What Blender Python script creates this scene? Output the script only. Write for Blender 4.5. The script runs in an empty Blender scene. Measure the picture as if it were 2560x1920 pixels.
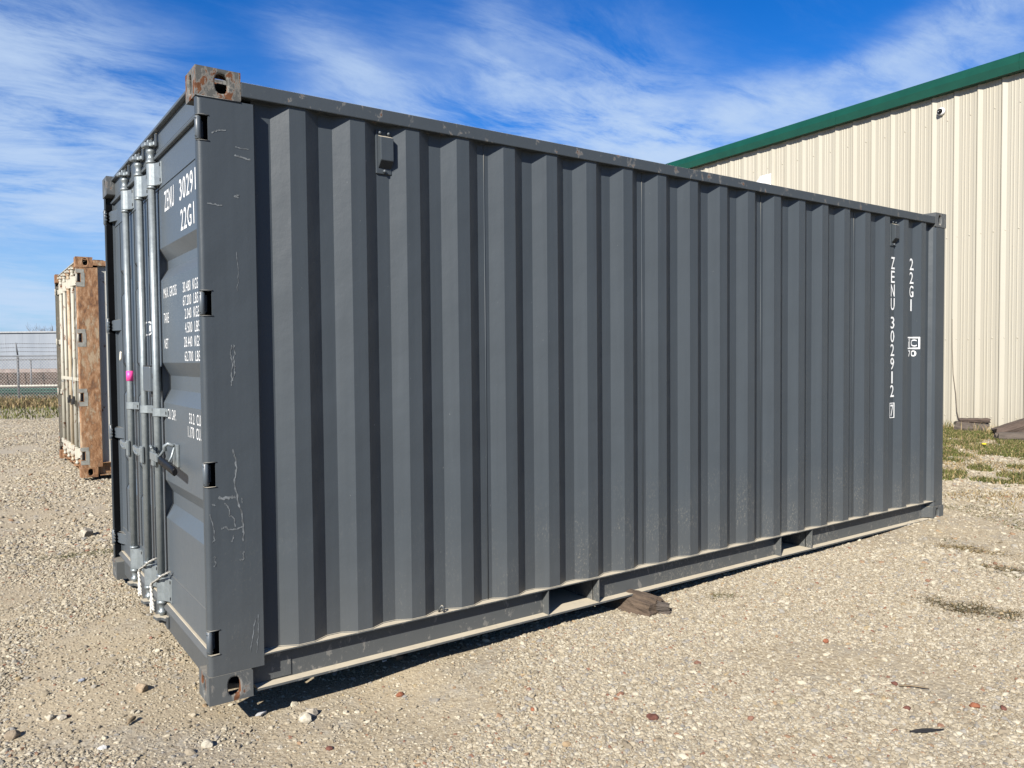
import bpy, bmesh, math, random
import numpy as np
from mathutils import Vector, Matrix

S = bpy.context.scene
COL = S.collection
R = math.radians
rng = random.Random(7)
nrng = np.random.default_rng(11)

# ------------------------------------------------------------------ camera, sky, sun, exposure
CAM = Vector((-0.7983, -3.2768, 1.4175))
RT = Vector((0.8149980841, -0.5793904058, -0.0092130651))
UP = Vector((0.0275882648, 0.0229158868, 0.9993566680))
FW = Vector((0.5788065398, 0.8147279422, -0.0346607798))
cd = bpy.data.cameras.new('camera')
cam = bpy.data.objects.new('camera', cd)
COL.objects.link(cam)
cam.matrix_world = Matrix(((RT.x, UP.x, -FW.x, CAM.x), (RT.y, UP.y, -FW.y, CAM.y), (RT.z, UP.z, -FW.z, CAM.z), (0, 0, 0, 1)))
cd.sensor_width = 36.0
cd.lens = 1947.34 / 2560 * 36.0
cd.clip_start = 0.05
cd.clip_end = 2000
S.camera = cam

SUN_D = Vector((1.66, 1.0, -1.21)).normalized()       # the way the light travels
SUN_EL = math.asin(-SUN_D.z)
SUN_AZ = math.atan2(-SUN_D.x, -SUN_D.y)               # from +Y towards +X
S.view_settings.view_transform = 'Standard'
S.view_settings.look = 'None'
S.view_settings.gamma = 1.0
S.view_settings.exposure = 1.20
S.view_settings.use_curve_mapping = False
sl = bpy.data.lights.new('sun', 'SUN')
sl.energy = 5.0
sl.angle = R(0.53)
sl.color = (1.0, 0.945, 0.86)
so = bpy.data.objects.new('sun', sl)
so.rotation_euler = SUN_D.to_track_quat('-Z', 'Y').to_euler()
so.location = (-20, -14, 18)
COL.objects.link(so)

W = bpy.data.worlds.new('World')
S.world = W
W.use_nodes = True
wn, wl = W.node_tree.nodes, W.node_tree.links
wn.clear()


class NT:
    """tiny helper to write node graphs"""
    def __init__(s, tree):
        s.n, s.l = tree.nodes, tree.links

    def new(s, t, **k):
        n = s.n.new(t)
        for a, b in k.items():
            setattr(n, a, b)
        return n

    def put(s, sock, v):
        if isinstance(v, bpy.types.NodeSocket):
            s.l.new(v, sock)
        elif v is not None:
            sock.default_value = v

    def m(s, op, a, b=None, c=None, clamp=False):
        n = s.new('ShaderNodeMath', operation=op, use_clamp=clamp)
        for i, v in enumerate((a, b, c)):
            s.put(n.inputs[i], v)
        return n.outputs[0]

    def vm(s, op, a, b=None):
        n = s.new('ShaderNodeVectorMath', operation=op)
        s.put(n.inputs[0], a)
        s.put(n.inputs[1], b)
        return n.outputs[0]

    def comb(s, x, y, z):
        n = s.new('ShaderNodeCombineXYZ')
        for i, v in enumerate((x, y, z)):
            s.put(n.inputs[i], v)
        return n.outputs[0]

    def sep(s, v):
        n = s.new('ShaderNodeSeparateXYZ')
        s.put(n.inputs[0], v)
        return n.outputs

    def noise(s, vec, scale, detail=4, rough=.55, dist=0.0, out=0):
        n = s.new('ShaderNodeTexNoise')
        s.put(n.inputs['Vector'], vec)
        n.inputs['Scale'].default_value = scale
        n.inputs['Detail'].default_value = detail
        n.inputs['Roughness'].default_value = rough
        n.inputs['Distortion'].default_value = dist
        return n.outputs[out]

    def vor(s, vec, scale, feature='F1', rand=1.0):
        n = s.new('ShaderNodeTexVoronoi', feature=feature)
        s.put(n.inputs['Vector'], vec)
        n.inputs['Scale'].default_value = scale
        n.inputs['Randomness'].default_value = rand
        return n

    def ramp(s, fac, stops):
        n = s.new('ShaderNodeValToRGB')
        e = n.color_ramp.elements
        while len(e) < len(stops):
            e.new(0.5)
        for k, (p, c) in zip(e, stops):
            k.position = p
            k.color = (*c, 1) if len(c) == 3 else c
        s.put(n.inputs[0], fac)
        return n.outputs[0]

    def step(s, v, a, b):
        n = s.new('ShaderNodeMapRange', interpolation_type='SMOOTHSTEP')
        s.put(n.inputs[0], v)
        n.inputs[1].default_value = a
        n.inputs[2].default_value = b
        return n.outputs[0]

    def mix(s, f, a, b, blend='MIX'):
        n = s.new('ShaderNodeMix', data_type='RGBA', blend_type=blend)
        s.put(n.inputs[0], f)
        for i, v in ((6, a), (7, b)):
            if isinstance(v, tuple) and len(v) == 3:
                v = (*v, 1)
            s.put(n.inputs[i], v)
        return n.outputs[2]


# sky: Nishita, with thin cirrus laid over it by direction
g = NT(W.node_tree)
sky = g.new('ShaderNodeTexSky', sky_type='NISHITA')
sky.sun_disc = False
sky.sun_elevation = SUN_EL
sky.sun_rotation = SUN_AZ
sky.altitude = 200
sky.air_density = 1.0
sky.dust_density = 0.2
sky.ozone_density = 2.5
tc = g.new('ShaderNodeTexCoord')
dx, dy, dz = g.sep(tc.outputs['Generated'])
az = g.m('MULTIPLY', g.m('ARCTAN2', dx, dy), 180 / math.pi)
el = g.m('MULTIPLY', g.m('ARCSINE', dz), 180 / math.pi)
dzz = g.m('MAXIMUM', dz, 0.0)
den = g.m('ADD', dzz, 0.16)
pu = g.m('DIVIDE', dx, den)
pv = g.m('DIVIDE', dy, den)
plane = g.comb(pu, pv, 0.0)
warp = g.noise(plane, 0.9, 3, .5, out=1)
warp = g.vm('MULTIPLY', g.vm('SUBTRACT', warp, (.5, .5, .5)), (.42, .42, 0))
pw = g.vm('ADD', plane, warp)
rot = g.new('ShaderNodeMapping')
g.put(rot.inputs['Vector'], pw)
rot.inputs['Rotation'].default_value = (0, 0, R(38))
rot.inputs['Scale'].default_value = (1.0, 2.3, 1)
fib = g.noise(rot.outputs[0], 2.8, 12, .69, .3)                 # fibres
soft = g.noise(pw, 1.9, 9, .58, .15)                             # bodies


# patches of cirrus: azimuth, elevation, half widths (deg), tilt (deg), strength
PATCH = [(4, 19.6, 5.5, 2.6, 0, .75), (4, 14.6, 13, 3.6, -4, 1.0), (3, 10.0, 13, 2.4, -3, .85), (16, 15, 7, 2.0, -14, .55),
         (25.0, 19.4, 5.0, 2.2, -28, .62), (28, 15.5, 7, 1.5, -10, .5), (34, 20.5, 2.2, 4.2, -30, .4), (40.5, 16.8, 9, 4.2, -12, .85),
         (47, 13.2, 9, 3.0, -16, .75), (53, 16.8, 8, 1.9, 14, .6), (64, 19.5, 10, 1.5, 16, .62), (62, 16.5, 9, 1.4, 13, .5), (6, 3.4, 20, 2.0, 0, 1.1),
         (40, 9, 20, 2.5, -8, .5), (85, 20, 14, 4, 10, .5), (-25, 16, 16, 5, 0, .6), (110, 25, 20, 7, 0, .5), (-70, 25, 25, 9, 10, .5), (160, 30, 30, 9, 0, .5),
         (-140, 35, 30, 10, 0, .5), (20, 48, 22, 6, 20, .4), (70, 42, 16, 6, -20, .4)]
azw = g.m('ADD', az, g.m('MULTIPLY', g.m('SUBTRACT', g.noise(plane, 2.1, 4), .5), 9.0))
elw = g.m('ADD', el, g.m('MULTIPLY', g.m('SUBTRACT', g.noise(g.vm('ADD', plane, (3.3, 1.7, 0)), 2.4, 4), .5), 5.0))
tot = None
for a0, e0, wa, we, ti, st in PATCH:
    ca, sa = math.cos(R(ti)), math.sin(R(ti))
    u = g.m('SUBTRACT', azw, a0)
    v = g.m('SUBTRACT', elw, e0)
    p = g.m('MULTIPLY', g.m('ADD', g.m('MULTIPLY', u, ca), g.m('MULTIPLY', v, sa)), 1 / wa)
    q = g.m('MULTIPLY', g.m('SUBTRACT', g.m('MULTIPLY', v, ca), g.m('MULTIPLY', u, sa)), 1 / we)
    r2 = g.m('ADD', g.m('MULTIPLY', p, p), g.m('MULTIPLY', q, q))
    e = g.m('MULTIPLY', g.m('EXPONENT', g.m('MULTIPLY', r2, -1.0)), st)
    tot = e if tot is None else g.m('ADD', tot, e)
tex = g.m('ADD', g.m('MULTIPLY', g.step(fib, .33, .68), .82), g.m('MULTIPLY', g.step(soft, .36, .66), .66))
cl = g.m('MULTIPLY', g.m('MULTIPLY', tot, 1.3), tex)
cl = g.m('ADD', cl, g.m('MULTIPLY', g.step(fib, .5, .85), .05))
cl = g.m('SUBTRACT', 1.0, g.m('EXPONENT', g.m('MULTIPLY', cl, -1.15)))
haze = g.m('MULTIPLY', g.m('SUBTRACT', 1.0, g.step(el, -3.0, 15.0)), .80)
hs = g.new('ShaderNodeHueSaturation')
hs.inputs['Saturation'].default_value = 1.45
hs.inputs['Hue'].default_value = 0.509
hs.inputs['Value'].default_value = 1.30
g.put(hs.inputs['Color'], sky.outputs[0])
base = g.mix(1.0, hs.outputs[0], (.64, .78, .95), 'MULTIPLY')
c1 = g.mix(haze, base, (2.45, 4.2, 7.4))
c2 = g.mix(cl, c1, (4.8, 6.1, 8.0))
bg = g.new('ShaderNodeBackground')
g.put(bg.inputs[0], c2)
bg.inputs[1].default_value = 0.05
wo = g.new('ShaderNodeOutputWorld')
g.l.new(bg.outputs[0], wo.inputs[0])


# ------------------------------------------------------------------ helpers
def link(o):
    COL.objects.link(o)
    return o


def tag(o, label=None, cat=None, group=None, kind=None):
    if label:
        o['label'] = label
    if cat:
        o['category'] = cat
    if group:
        o['group'] = group
    if kind:
        o['kind'] = kind
    return o


def empty(name, loc=(0, 0, 0), rz=0.0):
    o = link(bpy.data.objects.new(name, None))
    o.location = loc
    o.rotation_euler = (0, 0, rz)
    o.empty_display_size = .2
    return o


class MB:
    """collects shapes and links them as ONE mesh object"""
    def __init__(s, fn=None):
        s.v, s.f, s.sm = [], [], []
        s.fn = fn

    def add(s, vs, fs, smooth=False):
        b = len(s.v)
        s.v += [tuple(p) for p in vs]
        s.f += [tuple(b + i for i in f) for f in fs]
        s.sm += [smooth] * len(fs)
        return s

    def box(s, a, b):
        (x0, y0, z0), (x1, y1, z1) = a, b
        return s.add([(x0, y0, z0), (x1, y0, z0), (x1, y1, z0), (x0, y1, z0), (x0, y0, z1), (x1, y0, z1), (x1, y1, z1), (x0, y1, z1)],
                     [(0, 3, 2, 1), (4, 5, 6, 7), (0, 1, 5, 4), (1, 2, 6, 5), (2, 3, 7, 6), (3, 0, 4, 7)])

    def prism(s, poly, a0, a1, axis='z', smooth=False):
        """closed polygon extruded along an axis; poly holds the two other coordinates in x,y,z order"""
        n = len(poly)

        def P(p, h):
            return {'z': (p[0], p[1], h), 'x': (h, p[0], p[1]), 'y': (p[0], h, p[1])}[axis]
        vs = [P(p, a0) for p in poly] + [P(p, a1) for p in poly]
        s.add(vs, [(i, (i + 1) % n, n + (i + 1) % n, n + i) for i in range(n)], smooth)
        return s.add(vs, [tuple(range(n))[::-1], tuple(range(n, 2 * n))])

    def strip(s, poly, a0, a1, axis='z'):
        """open polyline extruded along an axis"""
        n = len(poly)

        def P(p, h):
            return {'z': (p[0], p[1], h), 'x': (h, p[0], p[1]), 'y': (p[0], h, p[1])}[axis]
        vs = [P(p, a0) for p in poly] + [P(p, a1) for p in poly]
        return s.add(vs, [(i, i + 1, n + i + 1, n + i) for i in range(n - 1)])

    def tube(s, path, r, n=10, cap=True, smooth=True):
        path = [Vector(p) for p in path]
        rs = r if isinstance(r, (list, tuple)) else [r] * len(path)
        rings = []
        ref = None
        for i, p in enumerate(path):
            t = (path[min(i + 1, len(path) - 1)] - path[max(i - 1, 0)])
            if t.length < 1e-9:
                t = Vector((0, 0, 1))
            t.normalize()
            if ref is None:
                ref = Vector((1, 0, 0)) if abs(t.x) < .8 else Vector((0, 1, 0))
            a = (ref - t * ref.dot(t)).normalized()
            ref = a
            b = t.cross(a)
            rings.append([p + a * math.cos(2 * math.pi * k / n) * rs[i] + b * math.sin(2 * math.pi * k / n) * rs[i] for k in range(n)])
        vs = [q for rg in rings for q in rg]
        fs = [(i * n + k, i * n + (k + 1) % n, (i + 1) * n + (k + 1) % n, (i + 1) * n + k) for i in range(len(path) - 1) for k in range(n)]
        s.add(vs, fs, smooth)
        if cap:
            s.add(rings[0], [tuple(range(n))[::-1]])
            s.add(rings[-1], [tuple(range(n))])
        return s

    def lathe(s, c, prof, n=14, axis='z', smooth=True):
        """prof: (radius, height) pairs"""
        c = Vector(c)
        vs = []
        for r, h in prof:
            for k in range(n):
                a = 2 * math.pi * k / n
                u, w = r * math.cos(a), r * math.sin(a)
                vs.append(c + Vector({'z': (u, w, h), 'x': (h, u, w), 'y': (u, h, w)}[axis]))
        fs = [(i * n + k, i * n + (k + 1) % n, (i + 1) * n + (k + 1) % n, (i + 1) * n + k) for i in range(len(prof) - 1) for k in range(n)]
        s.add(vs, fs, smooth)
        s.add(vs[:n], [tuple(range(n))[::-1]])
        return s.add(vs[-n:], [tuple(range(n))])

    def build(s, name, mat, parent=None, bevel=0.0, seg=2, ang=40, normals=True):
        me = bpy.data.meshes.new(name)
        vs = [s.fn(p) for p in s.v] if s.fn else s.v
        me.from_pydata(vs, [], s.f)
        me.polygons.foreach_set('use_smooth', s.sm)
        if normals:
            bm = bmesh.new()
            bm.from_mesh(me)
            bmesh.ops.remove_doubles(bm, verts=bm.verts, dist=1e-6)
            bmesh.ops.recalc_face_normals(bm, faces=bm.faces)
            bm.to_mesh(me)
            bm.free()
        me.update()
        if mat is not None:
            me.materials.append(mat)
        o = link(bpy.data.objects.new(name, me))
        if parent is not None:
            o.parent = parent
        if bevel:
            md = o.modifiers.new('bevel', 'BEVEL')
            md.width = bevel
            md.segments = seg
            md.limit_method = 'ANGLE'
            md.angle_limit = R(ang)
            md.harden_normals = False
        return o


def dup_piece(o, parent, loc):
    c = o.copy()
    COL.objects.link(c)
    c.parent = parent
    c.location = loc
    return c


# ------------------------------------------------------------------ materials
def mat_new(name):
    m = bpy.data.materials.new(name)
    m.use_nodes = True
    t = m.node_tree
    t.nodes.clear()
    g = NT(t)
    b = g.new('ShaderNodeBsdfPrincipled')
    o = g.new('ShaderNodeOutputMaterial')
    g.l.new(b.outputs[0], o.inputs[0])
    geo = g.new('ShaderNodeNewGeometry')
    return m, g, b, geo


def bump(g, b, h, strength=.3, dist=.01):
    n = g.new('ShaderNodeBump')
    n.inputs['Strength'].default_value = strength
    n.inputs['Distance'].default_value = dist
    g.put(n.inputs['Height'], h)
    g.l.new(n.outputs[0], b.inputs['Normal'])


ALB = .68          # every surface is a little darker than it looks: the photograph is exposed bright


def setcol(g, b, c):
    if isinstance(c, tuple):
        b.inputs['Base Color'].default_value = (*[x * ALB for x in c[:3]], 1)
    else:
        g.put(b.inputs['Base Color'], g.mix(1.0, c, (ALB, ALB, ALB), 'MULTIPLY'))


RUST_STOPS = [(.0, (.04, .018, .010)), (.35, (.09, .036, .016)), (.6, (.15, .060, .026)), (.8, (.19, .10, .055)), (1.0, (.24, .16, .10))]


def mat_paint(name, col, rough=.42, dust=1.0, rust=0.0, chips=.5, streak=.5, dustcol=(.60, .53, .40), var=.12, rust_scale=22, spec=.25, rust_high=False):
    m, g, b, geo = mat_new(name)
    P = geo.outputs['Position']
    N = g.sep(geo.outputs['Normal'])
    px, py, pz = g.sep(P)
    n1 = g.noise(P, 2.2, 5)
    st = g.noise(g.vm('MULTIPLY', P, (26, 26, .9)), 1.0, 5, .6)
    k = g.m('ADD', g.m('MULTIPLY', g.m('SUBTRACT', n1, .5), var), g.m('MULTIPLY', g.m('SUBTRACT', st, .5), var * streak * 1.6))
    c = g.mix(g.m('ADD', g.m('MULTIPLY', k, 2.2), .5, clamp=True), tuple(x * .80 for x in col), tuple(min(1, x * 1.22) for x in col))
    # small chips and scuffs
    ch = g.step(g.noise(P, 46, 3, .7), .735 - .02 * chips, .76)
    ch = g.m('MULTIPLY', ch, g.step(g.noise(P, 3.1, 2), .42, .6))
    c = g.mix(g.m('MULTIPLY', ch, .55 * chips), c, (.42, .42, .40))
    if dust:
        # splashed dust near the foot and dust lying on ledges
        low = g.m('SUBTRACT', 1.0, g.step(pz, .0, .95))
        far = g.m('ADD', .35, g.m('MULTIPLY', g.step(px, .5, 3.2), .65))
        sp = g.step(g.noise(g.vm('MULTIPLY', P, (1, 1, .5)), 120, 4, .8), .50, .70)
        cl_ = g.step(g.noise(P, 4.2, 4), .32, .62)
        d = g.m('MULTIPLY', g.m('MULTIPLY', g.m('MULTIPLY', low, sp), g.m('MULTIPLY', cl_, far)), .42 * dust)
        film = g.m('MULTIPLY', g.m('MULTIPLY', low, low), .06 * dust)
        up = g.m('MULTIPLY', g.step(N[2], .55, .85), g.m('ADD', .80, g.m('MULTIPLY', g.noise(P, 14, 4), .35)))
        d = g.m('MAXIMUM', g.m('MAXIMUM', d, film), g.m('MULTIPLY', up, min(1, dust)))
        c = g.mix(d, c, dustcol)
        r = g.m('ADD', g.m('MULTIPLY', d, .45), rough)
    else:
        r = g.m('ADD', rough, 0.0)
    if rust:
        rn = g.noise(g.vm('MULTIPLY', P, (1, 1, .6)), rust_scale, 7, .68, .4)
        rm = g.step(rn, .66 - .30 * rust, .70 - .27 * rust)
        if rust_high:
            rm = g.m('MULTIPLY', rm, g.step(pz, 2.0, 2.2))
        rc = g.ramp(g.noise(P, 55, 5, .65), RUST_STOPS)
        pale = g.step(rn, .60 - .30 * rust, .655 - .30 * rust)
        c = g.mix(g.m('MULTIPLY', pale, .30), c, (.40, .37, .32))
        c = g.mix(rm, c, rc)
        r = g.m('ADD', r, g.m('MULTIPLY', rm, .35), clamp=True)
    setcol(g, b, c)
    g.put(b.inputs['Roughness'], r)
    b.inputs['Specular IOR Level'].default_value = spec
    bump(g, b, g.m('ADD', g.m('ADD', g.noise(P, 9, 3), g.m('MULTIPLY', g.noise(P, 2.3, 2), 4.0)), g.m('MULTIPLY', g.noise(P, 160, 2), .12)), .16, .012)
    return m


def mat_plain(name, col, rough=.6, metal=0.0, var=.15, scale=12, bumps=.1, spec=.5):
    m, g, b, geo = mat_new(name)
    P = geo.outputs['Position']
    n = g.noise(P, scale, 5, .6)
    c = g.mix(g.step(n, .3, .7), tuple(x * (1 - var) for x in col), tuple(min(1, x * (1 + var)) for x in col))
    setcol(g, b, c)
    b.inputs['Roughness'].default_value = rough
    b.inputs['Metallic'].default_value = metal
    b.inputs['Specular IOR Level'].default_value = spec
    if bumps:
        bump(g, b, g.noise(P, scale * 4, 4), bumps, .01)
    return m


def mat_galv(name='galvanised_steel', col=(.35, .39, .40), tint=(.22, .25, .26)):
    m, g, b, geo = mat_new(name)
    P = geo.outputs['Position']
    v = g.vor(P, 55)
    n = g.noise(P, 18, 5, .65)
    f = g.m('ADD', g.m('MULTIPLY', n, .75), g.m('MULTIPLY', g.sep(v.outputs['Color'])[0], .35), clamp=True)
    c = g.mix(f, tint, col)
    spk = g.step(g.noise(P, 60, 3, .7), .68, .74)
    c = g.mix(g.m('MULTIPLY', spk, .25), c, (.6, .6, .58))
    setcol(g, b, c)
    b.inputs['Metallic'].default_value = .55
    g.put(b.inputs['Roughness'], g.m('ADD', .33, g.m('MULTIPLY', n, .22)))
    bump(g, b, g.noise(P, 70, 4), .10, .004)
    return m


def mat_rustpost(name, base=(.47, .42, .34), amount=.5, seed=0.0):
    """old paint eaten by rust, running down in streaks"""
    m, g, b, geo = mat_new(name)
    P = g.vm('ADD', geo.outputs['Position'], (seed, seed * 1.7, seed * .3))
    s1 = g.noise(g.vm('MULTIPLY', P, (6, 6, 2.0)), 1.0, 8, .70, .2)
    s2 = g.noise(g.vm('MULTIPLY', P, (24, 24, 10)), 1.0, 7, .72, .2)
    f = g.m('ADD', g.m('MULTIPLY', s1, .6), g.m('MULTIPLY', s2, .4))
    rm = g.step(f, .62 - .36 * amount, .70 - .36 * amount)
    rc = g.ramp(s2, [(.28, (.06, .025, .014)), (.40, (.13, .06, .026)), (.50, (.26, .125, .05)), (.60, (.36, .215, .115)), (.72, (.47, .34, .235)), (.85, (.27, .165, .11))])
    pc = g.mix(g.noise(P, 30, 4), tuple(x * .85 for x in base), base)
    setcol(g, b, g.mix(rm, pc, rc))
    b.inputs['Roughness'].default_value = .75
    bump(g, b, s2, .5, .012)
    return m


def mat_wood(name, a=(.028, .018, .012), c2=(.17, .12, .08)):
    m, g, b, geo = mat_new(name)
    tcn = g.new('ShaderNodeTexCoord')
    P = tcn.outputs['Object']
    s = g.noise(g.vm('MULTIPLY', P, (5, 60, 60)), 1.0, 6, .65, .4)
    n = g.noise(P, 7, 4)
    f = g.m('ADD', g.m('MULTIPLY', s, .8), g.m('MULTIPLY', n, .35))
    setcol(g, b, g.ramp(f, [(.35, a), (.55, tuple((x + y) / 2 for x, y in zip(a, c2))), (.85, c2)]))
    b.inputs['Roughness'].default_value = .9
    bump(g, b, s, .9, .02)
    return m


GREY = (.053, .064, .074)
M = {}
M['grey'] = mat_paint('grey_paint', GREY, rough=.45, dust=.85, chips=.7, var=.2, streak=1.0)
M['grey_rail'] = mat_paint('grey_paint_rail', tuple(x * 1.0 for x in GREY), rough=.5, dust=1.2, rust=.10, chips=.7, rust_high=True)
M['grey_door_lit'] = mat_paint('grey_paint_door_lit', tuple(x * 1.55 for x in GREY), rough=.42, dust=.3, chips=.2, streak=.2, var=.07, spec=.45)  # side grey lightened: sun and reflected sky on the door painted into the colour
M['grey_cast'] = mat_paint('grey_paint_rusting', (.088, .089, .083), rough=.6, dust=.6, rust=.50, chips=1.0, rust_scale=24)
M['grey_cast_clean'] = mat_paint('grey_paint_casting', (.095, .102, .105), rough=.55, dust=.5, rust=.16, chips=1.0, rust_scale=20)
M['grey_cast_low'] = mat_paint('grey_paint_scuffed', (.085, .092, .094), rough=.6, dust=.25, rust=.26, chips=1.0, rust_scale=15)
M['dark'] = mat_plain('dark_cavity', (.012, .012, .013), .9, bumps=0)
M['rubber'] = mat_plain('black_rubber', (.0035, .004, .005), .85, bumps=0, spec=.04)
M['black_plastic'] = mat_plain('black_plastic', (.006, .006, .007), .5, bumps=0, spec=.15)
M['galv'] = mat_galv()
M['white_ink'] = mat_plain('white_lettering', (.80, .81, .80), .5, var=.04, bumps=0)
M['scratch'] = mat_plain('scuffed_primer', (.135, .148, .155), .6, var=.5, scale=45)
M['pink'] = mat_plain('pink_tape', (.93, .08, .36), .45, var=.05, bumps=0)
M['rope'] = mat_plain('white_rope', (.66, .64, .58), .9, var=.2, scale=90)
M['scrap'] = mat_plain('cream_scrap', (.82, .76, .62), .8, var=.1)
M['ply'] = mat_plain('floor_underside', (.06, .05, .04), .9)
M['cream'] = mat_paint('cream_paint', (.40, .38, .32), rough=.5, dust=.5, rust=.27, chips=1.0, rust_scale=14, var=.2, dustcol=(.5, .45, .36))
M['cream_rod'] = mat_paint('cream_paint_rods', (.44, .42, .35), rough=.5, dust=.2, rust=.27, chips=1.0, rust_scale=12, var=.2)
M['cream_side'] = mat_paint('cream_paint_side', (.36, .36, .335), rough=.5, dust=.5, rust=.2, chips=1.0, rust_scale=9, var=.25)
M['rustpost'] = mat_rustpost('rust_streaked_post', (.40, .30, .19), .58)
M['rustcast'] = mat_rustpost('rust_brown_casting', (.26, .19, .13), .85, 3.3)
M['rustrod'] = mat_rustpost('rusty_rod_paint', (.50, .42, .30), .30, 5.1)
M['primer'] = mat_plain('grey_primer_patch', (.26, .26, .23), .65, var=.2, scale=25)
M['olive'] = mat_paint('olive_faded_paint', (.15, .14, .115), rough=.6, dust=.3, rust=.25, chips=1.0)
M['wood'] = mat_wood('weathered_timber')
M['wood_grey'] = mat_wood('grey_weathered_timber', (.04, .031, .025), (.15, .12, .095))


# ------------------------------------------------------------------ text
def text_mesh(s, name, origin, xdir, up, width, height, mat, parent, bold=.012, post=None):
    """flat painted lettering: bottom-left corner, writing direction, up"""
    cu = bpy.data.curves.new(name, 'FONT')
    cu.body = s
    cu.resolution_u = 3
    cu.space_character = 1.12
    cu.offset = bold
    to = bpy.data.objects.new(name, cu)
    COL.objects.link(to)
    dg = bpy.context.evaluated_depsgraph_get()
    me = bpy.data.meshes.new_from_object(to.evaluated_get(dg))
    bpy.data.objects.remove(to)
    co = np.array([v.co[:] for v in me.vertices])
    lo, hi = co.min(0), co.max(0)
    x, u, og = Vector(xdir), Vector(up), Vector(origin)
    k = width / (hi[0] - lo[0])
    h = height / (hi[1] - lo[1])
    for v in me.vertices:
        q = og + x * ((v.co.x - lo[0]) * k) + u * ((v.co.y - lo[1]) * h)
        v.co = post(q) if post else q
    me.materials.clear()
    me.materials.append(mat)
    me.name = name
    o = link(bpy.data.objects.new(name, me))
    o.parent = parent
    return o


# ------------------------------------------------------------------ shipping container
L, WD, H = 6.058, 2.438, 2.591
PIT, X0, YO, YI = .2785, .383, .012, .050


def stadium(t, rx, ry, n=2.7):
    c, s_ = math.cos(t), math.sin(t)
    r = (abs(c / rx) ** n + abs(s_ / ry) ** n) ** (-1 / n)
    return r * c, r * s_


def ring(mb, w, h, cx, cy, rx, ry, d, mp):
    """w x h plate with an oval hole whose wall goes d deep, and a plain inner copy of the plate; mp maps (u, v, depth)"""
    ts = [2 * math.pi * k / 20 for k in range(20)] + [math.atan2(b - cy, a - cx) % (2 * math.pi) for a, b in ((0, 0), (w, 0), (w, h), (0, h))]
    ts.sort()
    n = len(ts)
    out, hole = [], []
    for t in ts:
        c, s_ = math.cos(t), math.sin(t)
        k = min([(w - cx) / c if c > 1e-9 else 1e9, -cx / c if c < -1e-9 else 1e9, (h - cy) / s_ if s_ > 1e-9 else 1e9, -cy / s_ if s_ < -1e-9 else 1e9])
        out.append((cx + c * k, cy + s_ * k))
        a, b = stadium(t, rx, ry)
        hole.append((cx + a, cy + b))
    vs = [mp(a, b, 0) for a, b in out] + [mp(a, b, 0) for a, b in hole] + [mp(a, b, d) for a, b in hole]
    fs = []
    for i in range(n):
        j = (i + 1) % n
        fs += [(i, j, n + j, n + i), (n + i, n + j, 2 * n + j, 2 * n + i)]
    mb.add(vs, fs)


def casting(sx, sy, sz, mat, dark, parent):
    lx, ly, lz, t = .178, .162, .118, .022

    def fn(p):
        return (L - p[0] if sx else p[0], WD - p[1] if sy else p[1], H - p[2] if sz else p[2])
    mb = MB(fn)
    hz = lz * (.49 if sz else .51)
    ring(mb, lx, lz, .1015, hz, .0255, .0395, t, lambda a, b, d: (a, d, b))           # side face
    ring(mb, ly, lz, .089, hz, .0255, .0395, t, lambda a, b, d: (d, a, b))             # end face
    ring(mb, lx, ly, .1015, .089, .062, .032, t, lambda a, b, d: (a, b, d))            # top or bottom face
    vs = [(0, 0, 0), (lx, 0, 0), (lx, ly, 0), (0, ly, 0), (0, 0, lz), (lx, 0, lz), (lx, ly, lz), (0, ly, lz)]
    mb.add(vs, [(4, 5, 6, 7), (1, 2, 6, 5), (2, 3, 7, 6)])
    o = mb.build('corner_casting', mat, parent, bevel=.007, seg=2, ang=60)
    mb = MB(fn)
    mb.add([(.024, .15, .016), (.166, .15, .016), (.166, .15, .106), (.024, .15, .106), (.166, .024, .016), (.166, .024, .106)],
           [(0, 1, 2, 3), (1, 4, 5, 2)])
    mb.add([(.024, .024, .106), (.166, .024, .106), (.166, .15, .106), (.024, .15, .106)], [(0, 1, 2, 3)])
    c = mb.build('cavity', dark, o)
    return o


def corr_profile(xa, xb):
    """outer skin line (x, y) of the corrugated side between xa and xb"""
    pts = []
    for k in range(-1, 21):
        b = X0 + PIT * k
        pts += [(b - .070, YI), (b, YO), (b + .072, YO), (b + .144, YI)]
    def yat(x):
        for (ax, ay), (bx, by) in zip(pts, pts[1:]):
            if ax <= x <= bx:
                return ay + (by - ay) * (x - ax) / max(1e-9, bx - ax)
        return YI
    r = [(xa, yat(xa))] + [p for p in pts if xa < p[0] < xb] + [(xb, yat(xb))]
    return r, yat


_, side_y = corr_profile(0, 6)
TROUGH = [(1.985, 1.925, 1.882, 1.822), (1.405, 1.338, 1.267, 1.200), (.803, .736, .672, .605)]
HINGE_Z = [2.348, 1.646, .949, .257]


def door_line(d=.036):
    pts = [(.06, .164)]
    for a, b, c, e in reversed(TROUGH):
        pts += [(.06, e), (.06 + d, c), (.06 + d, b), (.06, a)]
    return pts + [(.06, 2.429)]


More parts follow.
